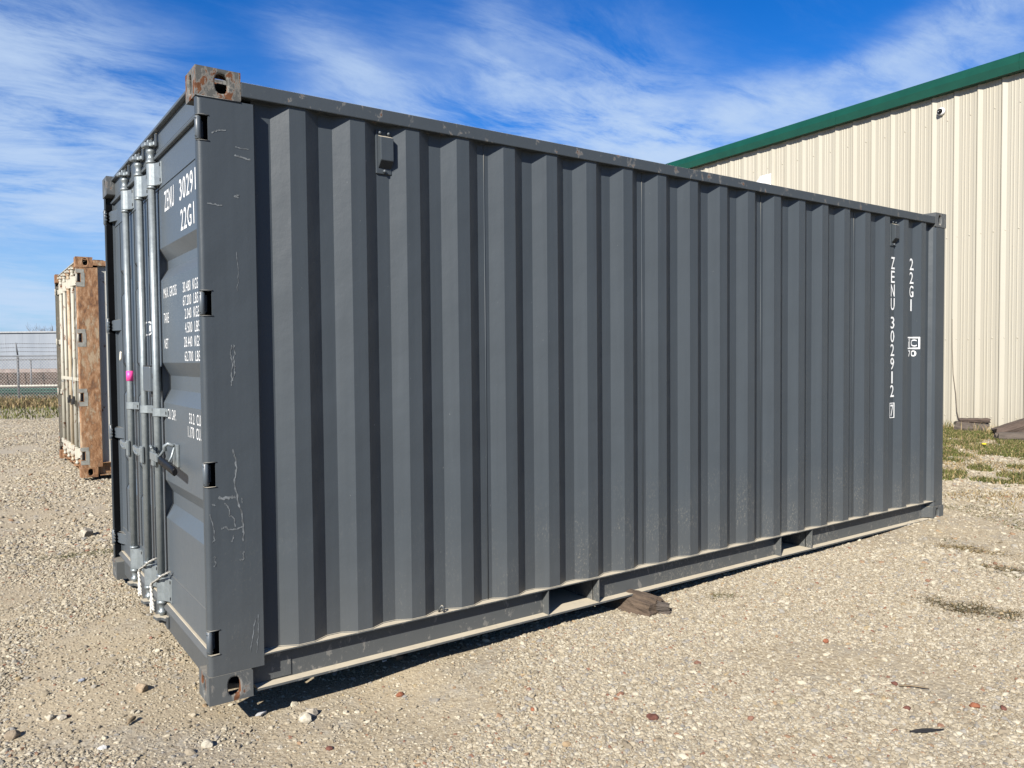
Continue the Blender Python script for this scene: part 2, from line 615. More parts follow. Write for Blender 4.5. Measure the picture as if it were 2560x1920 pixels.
def make_container(name, loc, label, P):
    root = empty(name, loc)
    tag(root, label, 'shipping container', 'shipping containers in the gravel yard')
    mir = lambda p: (p[0], WD - p[1], p[2])
    # corner castings
    for sx in (0, 1):
        for sy in (0, 1):
            for sz in (0, 1):
                o = casting(sx, sy, sz, P['cast_near'] if (sx, sy, sz) == (0, 0, 1) else (P['cast'] if sz else P['cast_low']), M['dark'], root)
                if not P.get('old') and (sx, sy, sz) == (0, 0, 1):
                    o['label'] = 'rust-blotched upper corner casting with an oval slot'
    # door-end corner posts
    arc = [(.022 - .019 * math.sin(R(a)), .022 - .019 * math.cos(R(a))) for a in range(0, 91, 15)]
    plate = [(.2275, .003), (.046, .003), (.046, .011), (.2195, .011), (.2195, .062), (.2275, .062)]
    nose = [(.0459, .003)] + arc + [(.003, .040), (.011, .040), (.011, .022), (.022, .011), (.0459, .011)]
    zs = [.1185]
    for hz in reversed(HINGE_Z):
        zs += [hz - .049, hz + .049]
    zs.append(H - .1185)
    for side in (0, 1):
        mb = MB(mir if side else None)
        mb.prism(plate, zs[0], zs[-1])
        for i in range(0, len(zs) - 1, 2):
            mb.prism(nose, zs[i], zs[i + 1])
        # weld lips around the hinge cut-outs
        for hz in HINGE_Z:
            for s_ in (-1, 1):
                mb.tube([(.002, .02, hz + s_ * .051), (.012, .002, hz + s_ * .051), (.05, .002, hz + s_ * .051)], .0022, 6)
        mb.tube([(.1775, .001, H - .119), (.004, .001, H - .119)], .0025, 6)
        mb.build('corner_post', P['post_side'] if side == 0 else P['post'], root)
        # seal and hinges
        mb = MB(mir if side else None)
        mb.box((.0125, .0405, .166), (.056, .055, 2.428))
        mb.build('door_seal', P.get('seal', M['rubber']), root)
        for hz in HINGE_Z:
            mb = MB(mir if side else None)
            mb.tube([(.0105, .020, hz - .047), (.0105, .020, hz + .047)], .0125, 12)
            mb.prism([(.004, .012), (.02, .014), (.034, .10), (.052, .16), (.0595, .20), (.0595, .06), (.03, .035)], hz - .036, hz + .036)
            hi = mb.build('hinge', P['hinge'], root, bevel=.003, seg=1)
            if side:
                for q in (-.026, -.006, .014):
                    mb = MB(mir)
                    mb.box((.001, .04, hz + q), (.010, .078, hz + q + .009))
                    mb.build('hinge_pad', P['hinge'], hi)
        if P.get('old') and side == 0:
            for hz in HINGE_Z:
                # cut round the slot: frame of four plates
                mb = MB()
                for a, b in (((.001, hz + .055), (.085, hz + .10)), ((.001, hz - .105), (.09, hz - .055)), ((.052, hz - .055), (.092, hz + .055))):
                    mb.box((a[0], .0004, a[1]), (b[0], .0026, b[1]))
                q = mb.build('primer_patch', M['primer'], root)
    # far-end posts
    for side in (0, 1):
        mb = MB(mir if side else None)
        mb.prism([(5.862, .055), (5.880, .020), (5.900, .004), (6.045, .004), (6.054, .012), (6.054, .16), (6.046, .16), (6.046, .014), (5.902, .014), (5.888, .024), (5.870, .06)], .1185, H - .1185)
        mb.build('corner_post', P['side'], root, bevel=.0015, seg=1)
    # rails
    for side in (0, 1):
        mb = MB(mir if side else None)
        mb.box((.179, .001, 2.496), (5.879, .061, 2.557))
        mb.build('top_rail', P['rail'], root, bevel=.004)
        mb = MB(mir if side else None)
        mb.box((.1785, .004, .160), (5.86, .110, .166))
        mb.add([(5.86, .004, .160), (5.93, .004, .160), (5.93, .004, .166), (5.86, .004, .166), (5.86, .10, .160), (5.93, .10, .160), (5.93, .10, .166), (5.86, .10, .166)],
               [(0, 3, 2, 1), (4, 5, 6, 7), (0, 1, 5, 4), (1, 2, 6, 5), (2, 3, 7, 6)])
        for xa, xb in ((.179, 1.768), (2.128, 3.810), (4.170, 5.88)):
            mb.box((xa, .060, .0225), (xb, .066, .160))
        mb.box((.179, .055, .03), (.36, .060, .159))
        for xa, xb in ((.2, 2.5), (2.5, 5.86)):
            mb.box((xa, .008, .012), (xb, .11, .022))
        mb.box((5.79, .066, .0), (5.88, .11, .16))
        mb.prism([(5.80, .064), (5.88, .012), (5.88, .064)], .03, .118)
        mb.build('bottom_rail', P['rail'], root, bevel=.0012, seg=1)
        for xa in (1.768, 3.810):
            mb = MB(mir if side else None)
            mb.box((xa - .004, .009, .023), (xa, 1.2, .159))
            mb.box((xa + .360, .009, .023), (xa + .364, 1.2, .159))
            mb.box((xa, .111, .014), (xa + .36, 1.2, .020))
            mb.box((xa, .112, .1605), (xa + .36, 1.2, .165))
            mb.build('forklift_pocket', P['rail'], root)
    # side walls, sheet by sheet
    seams = [.2275, 1.401, 2.515, 3.629, 4.743, 5.872]
    for side in (0, 1):
        for xa, xb in zip(seams, seams[1:]):
            pr, _ = corr_profile(xa + .0012, xb - .0012)
            mb = MB(mir if side else None)
            mb.prism(pr + [(x, y + .003) for x, y in reversed(pr)], .1665, 2.4955)
            if xb < 5.8:
                mb.tube([(xb, YI - .0005, .167), (xb, YI - .0005, 2.495)], .0028, 6)
            # weld bead along the foot
            for (ax, ay), (bx, by) in zip(pr, pr[1:]):
                mb.tube([(ax, ay - .001, .167), (bx, by - .001, .167)], .0032, 5, cap=False)
                mb.tube([(ax, ay - .001, 2.4945), (bx, by - .001, 2.4945)], .0028, 5, cap=False)
            mb.build('side_panel', P['side'], root)
    # end wall, roof, floor
    for k in range(4):
        ya, yb = .17 + k * .5245, .17 + (k + 1) * .5245 - .001
        pr = []
        for q in range(3):
            b = ya + q * .1748
            pr += [(6.04, b), (6.04, b + .05), (6.002, b + .087), (6.002, b + .13)]
        pr.append((6.04, yb))
        mb = MB()
        mb.prism(pr + [(x - .003, y) for x, y in reversed(pr)], .12, 2.50)
        mb.build('end_panel', P['side'], root)
    mb = MB()
    mb.box((6.0, .162, .01), (6.05, 2.276, .12))
    mb.build('end_frame', P['side'], root)
    mb = MB()
    mb.box((5.99, .162, 2.49), (6.05, 2.276, 2.56))
    mb.build('end_frame', P['side'], root)
    for k in range(5):
        xa, xb = .10 + k * 1.16, .10 + (k + 1) * 1.16 - .002
        pr = []
        n = 5
        for q in range(n):
            b = xa + q * (xb - xa) / n
            w = (xb - xa) / n
            pr += [(b, 2.553), (b + w * .3, 2.553), (b + w * .42, 2.572), (b + w * .85, 2.572)]
        pr.append((xb, 2.553))
        mb = MB()
        mb.prism(pr + [(x, z - .003) for x, z in reversed(pr)], .062, 2.376, 'y')
        mb.build('roof_panel', P['side'], root)
    mb = MB()
    mb.box((.08, .112, .166), (6.0, 2.326, .195))
    for k in range(14):
        xx = .35 + k * .41
        if not (1.70 < xx < 2.2 or 3.74 < xx < 4.24):
            mb.box((xx, .112, .045), (xx + .05, 2.326, .1655))
    mb.build('floor', M['ply'], root)
    # header and sill
    mb = MB()
    mb.box((.050, .1625, 2.4615), (.12, 2.2755, 2.5595))
    mb.box((.050, .042, 2.4615), (.12, .1615, 2.4725))
    mb.box((.050, 2.2765, 2.4615), (.12, 2.396, 2.4725))
    mb.box((.028, .1625, 2.560), (.125, 2.2755, 2.574))
    mb.prism([(.050, 2.4610), (.036, 2.440), (.040, 2.431), (.066, 2.431), (.066, 2.4610)], .058, 2.38, 'y')
    mb.build('door_header', P['header'], root, bevel=.0015, seg=1)
    mb = MB()
    mb.box((.046, .1625, .030), (.10, 2.2755, .142))
    mb.prism([(.032, .142), (.048, .1625), (.10, .1625), (.10, .1425), (.034, .136)], .042, 2.396, 'y')
    mb.build('door_sill', P['sill'], root, bevel=.0015, seg=1)
    # doors
    line = door_line()
    drs = []
    for lo, hi, flats in ((.058, 1.214, ((.058, .12), (1.052, 1.214))), (1.224, 2.380, ((1.224, 1.268), (1.335, 1.425), (1.735, 1.840), (2.215, 2.380)))):
        seams_ = []
        mb = MB()
        for a, b in flats:
            mb.box((.060, a, .166), (.0985, b, 2.428))
        fl = list(flats)
        for (a0, a1), (b0, b1) in zip(fl, fl[1:]):
            vs = line
            mb.strip(vs, a1, b0, 'y') if False else mb.add([(x, a1, z) for x, z in vs] + [(x, b0, z) for x, z in vs],
                   [(i, i + 1, len(vs) + i + 1, len(vs) + i) for i in range(len(vs) - 1)])
            seams_.append((b0, lo))
            # narrow fold where the pressed sheet meets the stile
            mb.add([(x - .0035, a1 + .004, z) for x, z in vs] + [(x - .0035, a1 + .010, z) for x, z in vs],
                   [(i, i + 1, len(vs) + i + 1, len(vs) + i) for i in range(len(vs) - 1)])
        # proud top and bottom bars of the frame
        mb.box((.0562, lo + .002, 2.284), (.0602, hi - .002, 2.428))
        mb.box((.0575, lo + .002, .166), (.0602, hi - .002, .323))
        edge = hi if lo > 1 else lo
        e0, e1 = (edge - .008, edge) if lo > 1 else (edge, edge + .008)
        mb.box((.046, e0, .168), (.0598, e1, 2.426))
        d = mb.build('door', P['door'], root, normals=False)
        me = d.data
        bm = bmesh.new()
        bm.from_mesh(me)
        bmesh.ops.recalc_face_normals(bm, faces=bm.faces)
        bm.to_mesh(me)
        bm.free()
        drs.append(d)
        for ys_, _lo in seams_:
            mb = MB()
            mb.add([(x - .0022, ys_ - .026, z) for x, z in line] + [(x - .0022, ys_ - .010, z) for x, z in line] + [(x + .001, ys_ - .026, z) for x, z in line] + [(x + .001, ys_ - .010, z) for x, z in line],
                   [(i, i + 1, len(line) + i + 1, len(line) + i) for i in range(len(line) - 1)] + [(2 * len(line) + i, 2 * len(line) + i + 1, i + 1, i) for i in range(len(line) - 1)] + [(len(line) + i, len(line) + i + 1, 3 * len(line) + i + 1, 3 * len(line) + i) for i in range(len(line) - 1)])
            mb.build('panel_seam', P.get('seam', M['rubber']), d)  # strip that draws the panel fold as a line
    mb = MB()
    mb.box((.066, 1.2145, .166), (.09, 1.2235, 2.428))
    mb.build('door_seal', M['rubber'], root)
    # locking rods
    xr, rr = .028, P.get('rod_r', .0185)
    for i, yc in enumerate(P['rods']):
        rm = P['rod_mats'][i % len(P['rod_mats'])]
        mb = MB()
        mb.tube([(xr, yc, .16), (xr, yc, 2.44)], rr, 16)
        mb.lathe((xr, yc, 0), [(rr + .001, 2.412), (rr + .007, 2.414), (rr + .007, 2.424), (rr, 2.428), (rr - .002, 2.462), (rr + .004, 2.470), (rr + .004, 2.478), (.010, 2.488), (.010, 2.50)], 14)
        mb.lathe((xr, yc, 0), [(rr + .001, 2.285), (rr + .006, 2.287), (rr + .006, 2.297), (rr, 2.299)], 14)
        mb.lathe((xr, yc, 0), [(.010, .092), (.012, .104), (rr + .003, .112), (rr + .004, .124), (rr - .004, .130), (rr - .001, .160), (rr + .006, .163), (rr + .006, .176), (rr, .178)], 14)
        mb.lathe((xr, yc, 0), [(rr + .001, .300), (rr + .006, .302), (rr + .006, .312), (rr, .314)], 14)
        rod = mb.build('lock_rod', rm, root)
        if i == P.get('pink', -1):
            mb = MB()
            mb.tube([(xr, yc, 1.297), (xr, yc, 1.356)], rr + .0016, 16)
            mb.box((xr - .004, yc + rr - .001, 1.297), (xr - .0025, yc + rr + .075, 1.356))
            mb.build('pink_tape', M['pink'], rod)
        # brackets wrapping the rod
        for z0, z1, wdt in ((2.299, 2.411, .075), (1.130, 1.172, .075), (.179, .299, .075)):
            pf = [(.0595, yc + .040), (.050, yc + .036), (.034, yc + .030)]
            ro = rr + .005
            pf += [(xr - ro * math.sin(R(a)), yc + ro * math.cos(R(a))) for a in range(15, 166, 25)]
            pf += [(.034, yc - .034), (.052, yc - wdt), (.052, yc - wdt - .028), (.0595, yc - wdt - .028)]
            mb = MB()
            mb.prism(pf, z0, z1)
            br = mb.build('rod_bracket', P['bracket'], rod, bevel=.002, seg=1)
            for zz in ([z0 + .014, z1 - .022] if z1 - z0 > .08 else [z0 + .012]):
                mb = MB()
                mb.box((.049, yc - wdt - .020, zz), (.0519, yc - wdt - .008, zz + .015))
                mb.build('bolt', M['dark'], rod)
        # cam ends in their keepers
        for zc, s_ in ((2.505, 1), (.088, -1)):
            mb = MB()
            mb.prism([(-.012, yc + .030), (.004, yc + .040), (.050, yc + .026), (.050, yc - .052), (.030, yc - .060), (.020, yc - .026), (-.004, yc - .022)], zc - .010, zc + .010)
            mb.prism([(.010, yc - .012), (.034, yc - .012), (.034, yc + .012), (.010, yc + .012)], min(zc, zc + s_ * .026), max(zc, zc + s_ * .026))
            mb.build('cam', P['cam'] if s_ < 0 else P['bracket'], rod, bevel=.003, seg=1)
        for z0 in (2.488, .045):
            for ya in (yc - .078, yc + .034):
                mb = MB()
                mb.box((.034, ya, z0), (.0455, ya + .020, z0 + .062))
                mb.build('cam_keeper', P['keeper'], rod, bevel=.002, seg=1)
    return root, drs


M['fold_line'] = mat_plain('dark_fold_line', (.022, .026, .030), .7, bumps=0, spec=.2)  # dark tone for the line drawn along the panel folds
GREYP = dict(seam=M['fold_line'], cast=M['grey_cast_clean'], cast_near=M['grey_cast'], cast_low=M['grey_cast_low'], post=M['grey'], post_side=M['grey'], side=M['grey'], rail=M['grey_rail'], header=M['grey_door_lit'], sill=M['grey'],
             door=M['grey_door_lit'], hinge=M['grey_door_lit'], rods=[1.79, 1.362, 1.030], rod_mats=[M['galv']], bracket=M['galv'], cam=M['grey'], keeper=M['grey'], pink=0)
cont, (door_r, door_l) = make_container('shipping_container', (0, 0, 0), 'dark slate grey shipping container with galvanised door rods, nearest in the yard', GREYP)

OLDP = dict(old=True, seam=M['olive'], cast=M['rustcast'], cast_near=M['rustcast'], cast_low=M['rustcast'], post=M['olive'], post_side=M['rustpost'], side=M['cream_side'], rail=M['rustpost'], header=M['cream'], sill=M['rustcast'],
            door=M['cream'], hinge=M['cream'], rods=[1.91, 1.47, 1.03, .59], rod_mats=[M['cream_rod'], M['cream_rod'], M['rustrod'], M['cream_rod']], bracket=M['cream_rod'], cam=M['rustcast'], keeper=M['rustcast'],
            seal=M['olive'], rod_r=.021)
cont2, (d2r, d2l) = make_container('shipping_container', (.344, 7.071, .0425), 'old cream shipping container with a rust-streaked corner post, standing behind the grey one', OLDP)
# padlocked latches on the old container
for yc in (1.03, .59):
    mb = MB()
    mb.tube([(.0, yc + .03, .90), (-.012, yc - .02, .905), (-.006, yc - .10, .895)], .012, 8)
    mb.box((-.022, yc - .075, .845), (.006, yc - .03, .90))
    mb.box((-.016, yc - .12, .875), (.01, yc - .09, .945))
    mb.build('padlocked_latch', M['dark'], cont2, bevel=.003, seg=1)
mb = MB()
mb.tube([(-.01, .46, 1.42), (.0, .50, 1.38), (-.012, .52, 1.2), (-.005, .50, .99), (-.012, .44, .95)], .004, 6)
mb.tube([(-.006, 1.90, .96), (-.03, 1.82, 1.05), (-.01, 1.70, 1.12), (-.02, 1.52, 1.10), (-.006, 1.44, 1.13)], .0035, 6)
mb.build('tie_wire', M['galv'], cont2)

# red paint mark on the old door
mb = MB()
mb.prism([(1.86, 1.62), (1.80, 1.58), (1.79, 1.85), (1.83, 1.92), (1.87, 1.88)], .0550, .0558, 'x')
mb.build('red_paint_mark', mat_plain('faded_red_paint', (.34, .10, .10), .7), cont2)
# handles of the grey container
for yc, zc in ((1.79, .915), (1.362, .918)):
    mb = MB()
    mb.box((.0, yc - .024, zc - .060), (.014, yc + .024, zc + .030))
    mb.prism([(yc + .01, zc + .020), (yc + .07, zc + .014), (yc + .13, zc + .016), (yc + .19, zc + .022), (yc + .215, zc + .012), (yc + .20, zc - .012), (yc + .15, zc - .026), (yc + .08, zc - .028), (yc + .01, zc - .022)], -.004, .012, 'x')
    mb.tube([(-.006, yc + .05, zc - .014), (-.006, yc + .10, zc - .016), (-.006, yc + .14, zc - .004)], .005, 6)
    mb.build('rod_handle', M['galv'], cont, bevel=.003, seg=2)
yc, zc = 1.030, .934
mb = MB()
mb.box((-.004, yc - .026, zc - .055), (.012, yc + .026, zc + .045))
mb.box((-.016, yc - .17, zc - .020), (-.006, yc - .01, zc + .020))
mb.prism([(yc - .05, zc + .016), (yc - .20, zc + .008), (yc - .21, zc - .026), (yc - .05, zc - .022)], -.006, .006, 'x')
mb.tube([(.0, yc - .02, zc + .04), (-.014, yc - .03, zc + .05), (-.014, yc - .06, zc + .04)], .007, 8)
hd = mb.build('rod_handle', M['galv'], cont, bevel=.003, seg=1)
mb = MB()
sec = [Vector((-.004 + .011 * math.cos(a), 0, .021 * math.sin(a))) for a in [2 * math.pi * k / 12 for k in range(12)]]
n = 12
ys = [(yc - .20, zc - .006, 1.0), (yc - .51, zc - .028, 1.0), (yc - .525, zc - .029, .72)]
vs = [(q.x * k_ if False else q.x, y, z + q.z * k_) for y, z, k_ in ys for q in sec]
mb.add(vs, [(i * n + k, i * n + (k + 1) % n, (i + 1) * n + (k + 1) % n, (i + 1) * n + k) for i in range(2) for k in range(n)], True)
mb.add(vs[:n], [tuple(range(n))])
mb.add(vs[-n:], [tuple(range(n))])
mb.build('rubber_grip', M['black_plastic'], hd)
mb = MB()
mb.box((.048, .70, .900), (.0598, .80, 1.010))
mb.tube([(.046, .755, 1.000), (.022, .765, 1.012), (.008, .78, 1.0), (.012, .785, .975)], .010, 8)
mb.tube([(.010, .785, .985), (-.002, .84, .945), (-.006, .89, .936)], .007, 8)
mb.tube([(.044, .74, .995), (.030, .735, .95), (.012, .74, .915)], .006, 8)
mb.build('handle_catch', M['galv'], cont, bevel=.002, seg=1)
mb = MB()
mb.box((.056, .60, .355 + .01), (.0598, .61, .37))
# lock box at the meeting of the doors
mb = MB()
mb.prism([(.0, 1.060), (.0, 1.235), (.056, 1.240), (.056, 1.050)], 1.256, 1.385)
lb = mb.build('lock_box', M['grey_door_lit'], cont, bevel=.004)
mb = MB()
mb.box((.002, 1.058, 1.3855), (.052, 1.236, 1.390))
mb.tube([(.020, 1.052, 1.325), (.020, 1.052, 1.35)], .010, 10)
mb.box((.022, 1.10, 1.225), (.034, 1.15, 1.2555))
mb.build('lock_slot', M['dark'], lb)
# oval badge on the left door
mb = MB()
pts = [stadium(2 * math.pi * k / 28, .126, .038, 3.2) for k in range(28)]
mb.prism([(1.385 + a, 1.592 + b) for a, b in pts], .0572, .0596, 'x')
bd = mb.build('oval_badge', M['white_ink'], cont)
mb = MB()
inner = [stadium(2 * math.pi * k / 28, .112, .030, 3.2) for k in range(28)]
mb.prism([(1.385 + a, 1.592 + b) for a, b in inner], .0566, .0571, 'x')
lt = mb.build('badge_field', M['grey_door_lit'], bd)
mb = MB()
for k, (a, w) in enumerate(((1.462, .045), (1.45, .058), (1.462, .03))):
    mb.box((.0560, a - w / 2, 1.578 + k * .012), (.0565, a + w / 2, 1.583 + k * .012))
mb.box((.0560, 1.29, 1.575), (.0565, 1.33, 1.607))
mb.build('badge_print', M['white_ink'], bd)
# small rectangular plate outline, left door foot
mb = MB()
for a, b in (((2.10, .365), (2.106, .61)), ((1.90, .365), (1.906, .61)), ((1.906, .365), (2.10, .371)), ((1.906, .604), (2.10, .61))):
    mb.box((.0578, a[0], a[1]), (.0597, b[0], b[1]))
mb.build('data_plate_frame', M['grey'], cont)

# lettering on the right door
XL = (0, -1, 0)
UPV = (0, 0, 1)
for s, y0, y1, z0, z1, bold in (('ZENU', .897, .690, 2.152, 2.251, .006), ('302912', .577, .185, 2.153, 2.251, .006), ('22G1', .565, .312, 2.013, 2.111, .006),
                          ('MAX. GROSS', .966, .680, 1.729, 1.779, .004), ('30.480  KGS.', .553, .262, 1.729, 1.777, .003), ('67.200  LBS.', .556, .262, 1.667, 1.714, .003),
                          ('TARE', .973, .860, 1.604, 1.654, .003), ('2.040  KGS.', .527, .252, 1.606, 1.654, .003), ('4.500  LBS', .527, .262, 1.542, 1.590, .003),
                          ('NET', .970, .885, 1.476, 1.525, .003), ('28.440  KGS', .552, .258, 1.477, 1.525, .003), ('62.700  LBS.', .545, .252, 1.412, 1.458, .003),
                          ('CU. CAP.', .933, .755, 1.122, 1.173, .003), ('33.2  CU.M.', .488, .205, 1.126, 1.175, .003), ('1.170  CU.FT.', .517, .205, 1.062, 1.113, .003)):
    o = text_mesh(s, 'lettering', (.0588 if z0 < 2.28 else .055, y0, z0), XL, UPV, y0 - y1, z1 - z0, M['white_ink'], cont, bold)
    o['label'] = 'white door lettering reading ' + ' '.join(s.split())
# lettering on the long side, one mark below the other
XS = (1, 0, 0)
z = 2.186


def on_side(q):
    return Vector((q.x, side_y(q.x) - .0022, q.z))


def side_char(c, x0, wd, ztop, hgt=.0965):
    if c == '1':
        x0, wd = x0 + wd * .28, wd * .42
    return text_mesh(c, 'lettering', (x0, 0, ztop - hgt), XS, UPV, wd, hgt, M['white_ink'], cont, .008, on_side)


for i, c in enumerate('ZENU'):
    side_char(c, 5.276, .053, 2.186 - i * .1087)
for i, c in enumerate('302912'):
    side_char(c, 5.276, .053, 1.712 - i * .1094)
side_char('7', 5.2825, .040, 1.007, .092)
for i, c in enumerate('22G1'):
    side_char(c, 5.560, .053, 2.194 - i * .1112)


def side_bar(mb, xa, xb, za, zb):
    xs = sorted([xa, xb] + [x for x in (5.5397 + .0703, 5.5397, 5.2613, 5.3315) if xa < x < xb])
    vs = [(x, side_y(x) - .0022, za) for x in xs] + [(x, side_y(x) - .0022, zb) for x in xs]
    n = len(xs)
    mb.add(vs, [(i, i + 1, n + i + 1, n + i) for i in range(n - 1)])


mb = MB()
for a in ((5.270, 5.275, .900, 1.022), (5.328, 5.333, .900, 1.022), (5.275, 5.328, .900, .906), (5.275, 5.328, 1.016, 1.022)):
    side_bar(mb, *a)
mb.build('check_digit_frame', M['white_ink'], cont)
mb = MB()
for a in ((5.655, 5.669, 1.452, 1.552), (5.512, 5.655, 1.452, 1.464), (5.512, 5.655, 1.540, 1.552), (5.500, 5.512, 1.452, 1.552), (5.566, 5.574, 1.464, 1.540), (5.548, 5.556, 1.470, 1.515), (5.548, 5.556, 1.523, 1.531)):
    side_bar(mb, *a)
mb.build('rail_mark', M['white_ink'], cont)
text_mesh('C', 'lettering', (5.590, 0, 1.473), XS, UPV, .052, .058, M['white_ink'], cont, .008, on_side)
text_mesh('7', 'lettering', (5.547, 0, 1.391), XS, UPV, .034, .050, M['white_ink'], cont, .012, on_side)
text_mesh('0', 'lettering', (5.590, 0, 1.391), XS, UPV, .050, .050, M['white_ink'], cont, .020, on_side)

# air vents on the long side
for xc in (.8405, 5.2965):
    mb = MB()
    mb.box((xc - .040, .041, 2.272), (xc + .040, .0495, 2.470))
    mb.prism([(.041, 2.448), (.010, 2.436), (.010, 2.330), (.041, 2.297)], xc - .030, xc + .036, 'x')
    v = mb.build('air_vent', M['grey'], cont, bevel=.003)
    mb = MB()
    # perforated grille on the sloping face
    a, b = Vector((0, .0095, 2.3285)), Vector((0, .0405, 2.2965))
    nrm = Vector((0, -.72, -.70)) * .0012
    for i in range(8):
        t0, t1 = (i + .18) / 8, (i + .62) / 8
        for j in range(8):
            x0 = xc - .026 + j * .0075
            q = [a.lerp(b, t0) + nrm, a.lerp(b, t1) + nrm]
            mb.add([(x0, q[0].y, q[0].z), (x0 + .0045, q[0].y, q[0].z), (x0 + .0045, q[1].y, q[1].z), (x0, q[1].y, q[1].z)], [(0, 1, 2, 3)])
    mb.build('grille', M['dark'], v)
    for bx, bz in ((xc - .022, 2.459), (xc + .022, 2.459), (xc, 2.284)):
        mb = MB()
        mb.lathe((bx, .041, bz), [(.0075, 0), (.0075, -.008), (.005, -.0125), (.001, -.0135)], 10, 'y')
        mb.build('bolt', M['grey_door_lit'], v)
mb = MB()
mb.tube([(1.098, .03, .168), (1.098, .02, .190), (1.104, .012, .200), (1.112, .008, .190), (1.114, .010, .168)], .0055, 8)
mb.build('lashing_lug', M['grey'], cont)

# scuffs and scratches on the post and door corner
sc = MB()


def scuff(pts, w=.004, y=.0018):
    """ribbon on the post side, pts = (x, z)"""
    v, f = [], []
    for i, (x, z_) in enumerate(pts):
        a = pts[max(0, i - 1)]
        b = pts[min(len(pts) - 1, i + 1)]
        t = Vector((b[0] - a[0], b[1] - a[1]))
        t.normalize()
        nn = Vector((-t.y, t.x)) * w * (.5 + .5 * math.sin(2.1 * i + x * 90)) * .5 + Vector((-t.y, t.x)) * w * .3
        v += [(x + nn.x, y, z_ + nn.y), (x - nn.x, y, z_ - nn.y)]
    f = [(2 * i, 2 * i + 1, 2 * i + 3, 2 * i + 2) for i in range(len(pts) - 1)]
    sc.add(v, f)


def jag(pts, n=5, a=.003):
    out = []
    for (x0, z0), (x1, z1) in zip(pts, pts[1:]):
        for k in range(n):
            t = k / n
            out.append((x0 + (x1 - x0) * t + rng.uniform(-a, a), z0 + (z1 - z0) * t + rng.uniform(-a, a)))
    return out + [pts[-1]]


scuff(jag([(.120, 1.480), (.117, 1.44), (.120, 1.40), (.117, 1.34), (.116, 1.31)]), .0035)
scuff(jag([(.128, 1.480), (.131, 1.44), (.126, 1.41), (.131, 1.37), (.121, 1.33)]), .0032)
scuff(jag([(.117, 1.05), (.125, 1.01), (.128, .96), (.118, .90), (.130, .84), (.150, .775), (.152, .70), (.150, .66)]), .0055)
scuff(jag([(.052, .852), (.09, .848), (.122, .850)]), .010)
scuff(jag([(.075, .825), (.092, .818), (.095, .775), (.112, .765), (.120, .725)]), .004)
scuff(jag([(.062, .722), (.075, .730), (.105, .712), (.150, .722)]), .005)
scuff(jag([(.020, .79), (.034, .72), (.036, .68), (.026, .673)]), .003)
scuff(jag([(.110, .69), (.104, .665)]), .004)
scuff(jag([(.030, .61), (.036, .612), (.038, .578), (.030, .572)]), .003)
scuff(jag([(.150, .615), (.150, .585), (.134, .583)]), .005)
scuff(jag([(.030, .83), (.040, .822)]), .004)
scuff(jag([(.148, .84), (.150, .82)]), .003)
scuff(jag([(.035, 2.045), (.075, 2.045), (.095, 2.045)]), .004)
scuff(jag([(.15, 2.29), (.205, 2.285)]), .003)
scuff(jag([(.150, 2.255), (.17, 2.248), (.212, 2.245)]), .006)
scuff(jag([(.150, 2.09), (.160, 2.085)]), .012)
scuff(jag([(.06, 2.33), (.085, 2.345), (.115, 2.35)]), .004)
scuff(jag([(.150, 1.86), (.152, 1.77), (.148, 1.70)]), .0018)
scuff(jag([(.195, .33), (.180, .25), (.172, .19)]), .003)
scuff(jag([(.205, .34), (.204, .26), (.196, .18)]), .003)
sc.build('scratch', M['scratch'], cont, normals=False)

# ------------------------------------------------------------------ things hung on the grey container
mb = MB()
mb.prism([(2.11, 1.470), (2.135, 1.476), (2.150, 1.455), (2.162, 1.428), (2.150, 1.415), (2.122, 1.428)], .030, .040, 'x')
o = mb.build('cloth_scrap', M['scrap'], None, bevel=.006)
tag(o, 'small cream scrap stuck on the left edge of the grey container door', 'scrap')
for yc, lab in ((1.362, 'white twisted rope hanging from the middle galvanised rod bracket'), (1.030, 'white twisted rope hanging from the rod bracket nearest the corner post')):
    root = empty('rope', (.0, yc, .10))
    tag(root, lab, 'rope', 'ropes tied at the foot of the door rods')
    path = [(.040, yc - .135, .352), (.016, yc - .08, .325), (-.002, yc - .02, .288), (-.008, yc + .05, .262), (-.010, yc + .068, .245), (-.008, yc + .072, .20), (-.010, yc + .078, .14), (-.006, yc + .095, .085 if yc < 1.2 else .095)]
    path2 = path[:5] + [(-.010, yc + .060, .20), (-.008, yc + .045, .15), (-.006, yc + .038, .115)]
    for pth in (path, path2):
        mb = MB()
        fine = []
        for (p0, p1) in zip(pth, pth[1:]):
            for k in range(8):
                fine.append(Vector(p0).lerp(Vector(p1), k / 8))
        for ph in (0, math.pi):
            tw = []
            for i, q in enumerate(fine):
                a = i * .85 + ph
                tw.append(q + Vector((.0042 * math.cos(a), .0042 * math.sin(a), .0)))
            mb.tube(tw, .0048, 6)
        mb.fn = lambda p, yc=yc: (p[0], p[1] - yc, p[2] - .10)
        mb.build('strand', M['rope'], root)


# ------------------------------------------------------------------ ground
def sst(a, b, x):
    t = np.clip((x - a) / (b - a), 0, 1)
    return t * t * (3 - 2 * t)


FX = [-3, -.3, .2, .76, 1.1, 1.7, 3, 3.4, 4.1, 5, 5.6, 13]
FZ = [-.09, -.10, -.155, -.147, -.098, -.076, -.064, -.046, -.029, -.003, .010, .1]


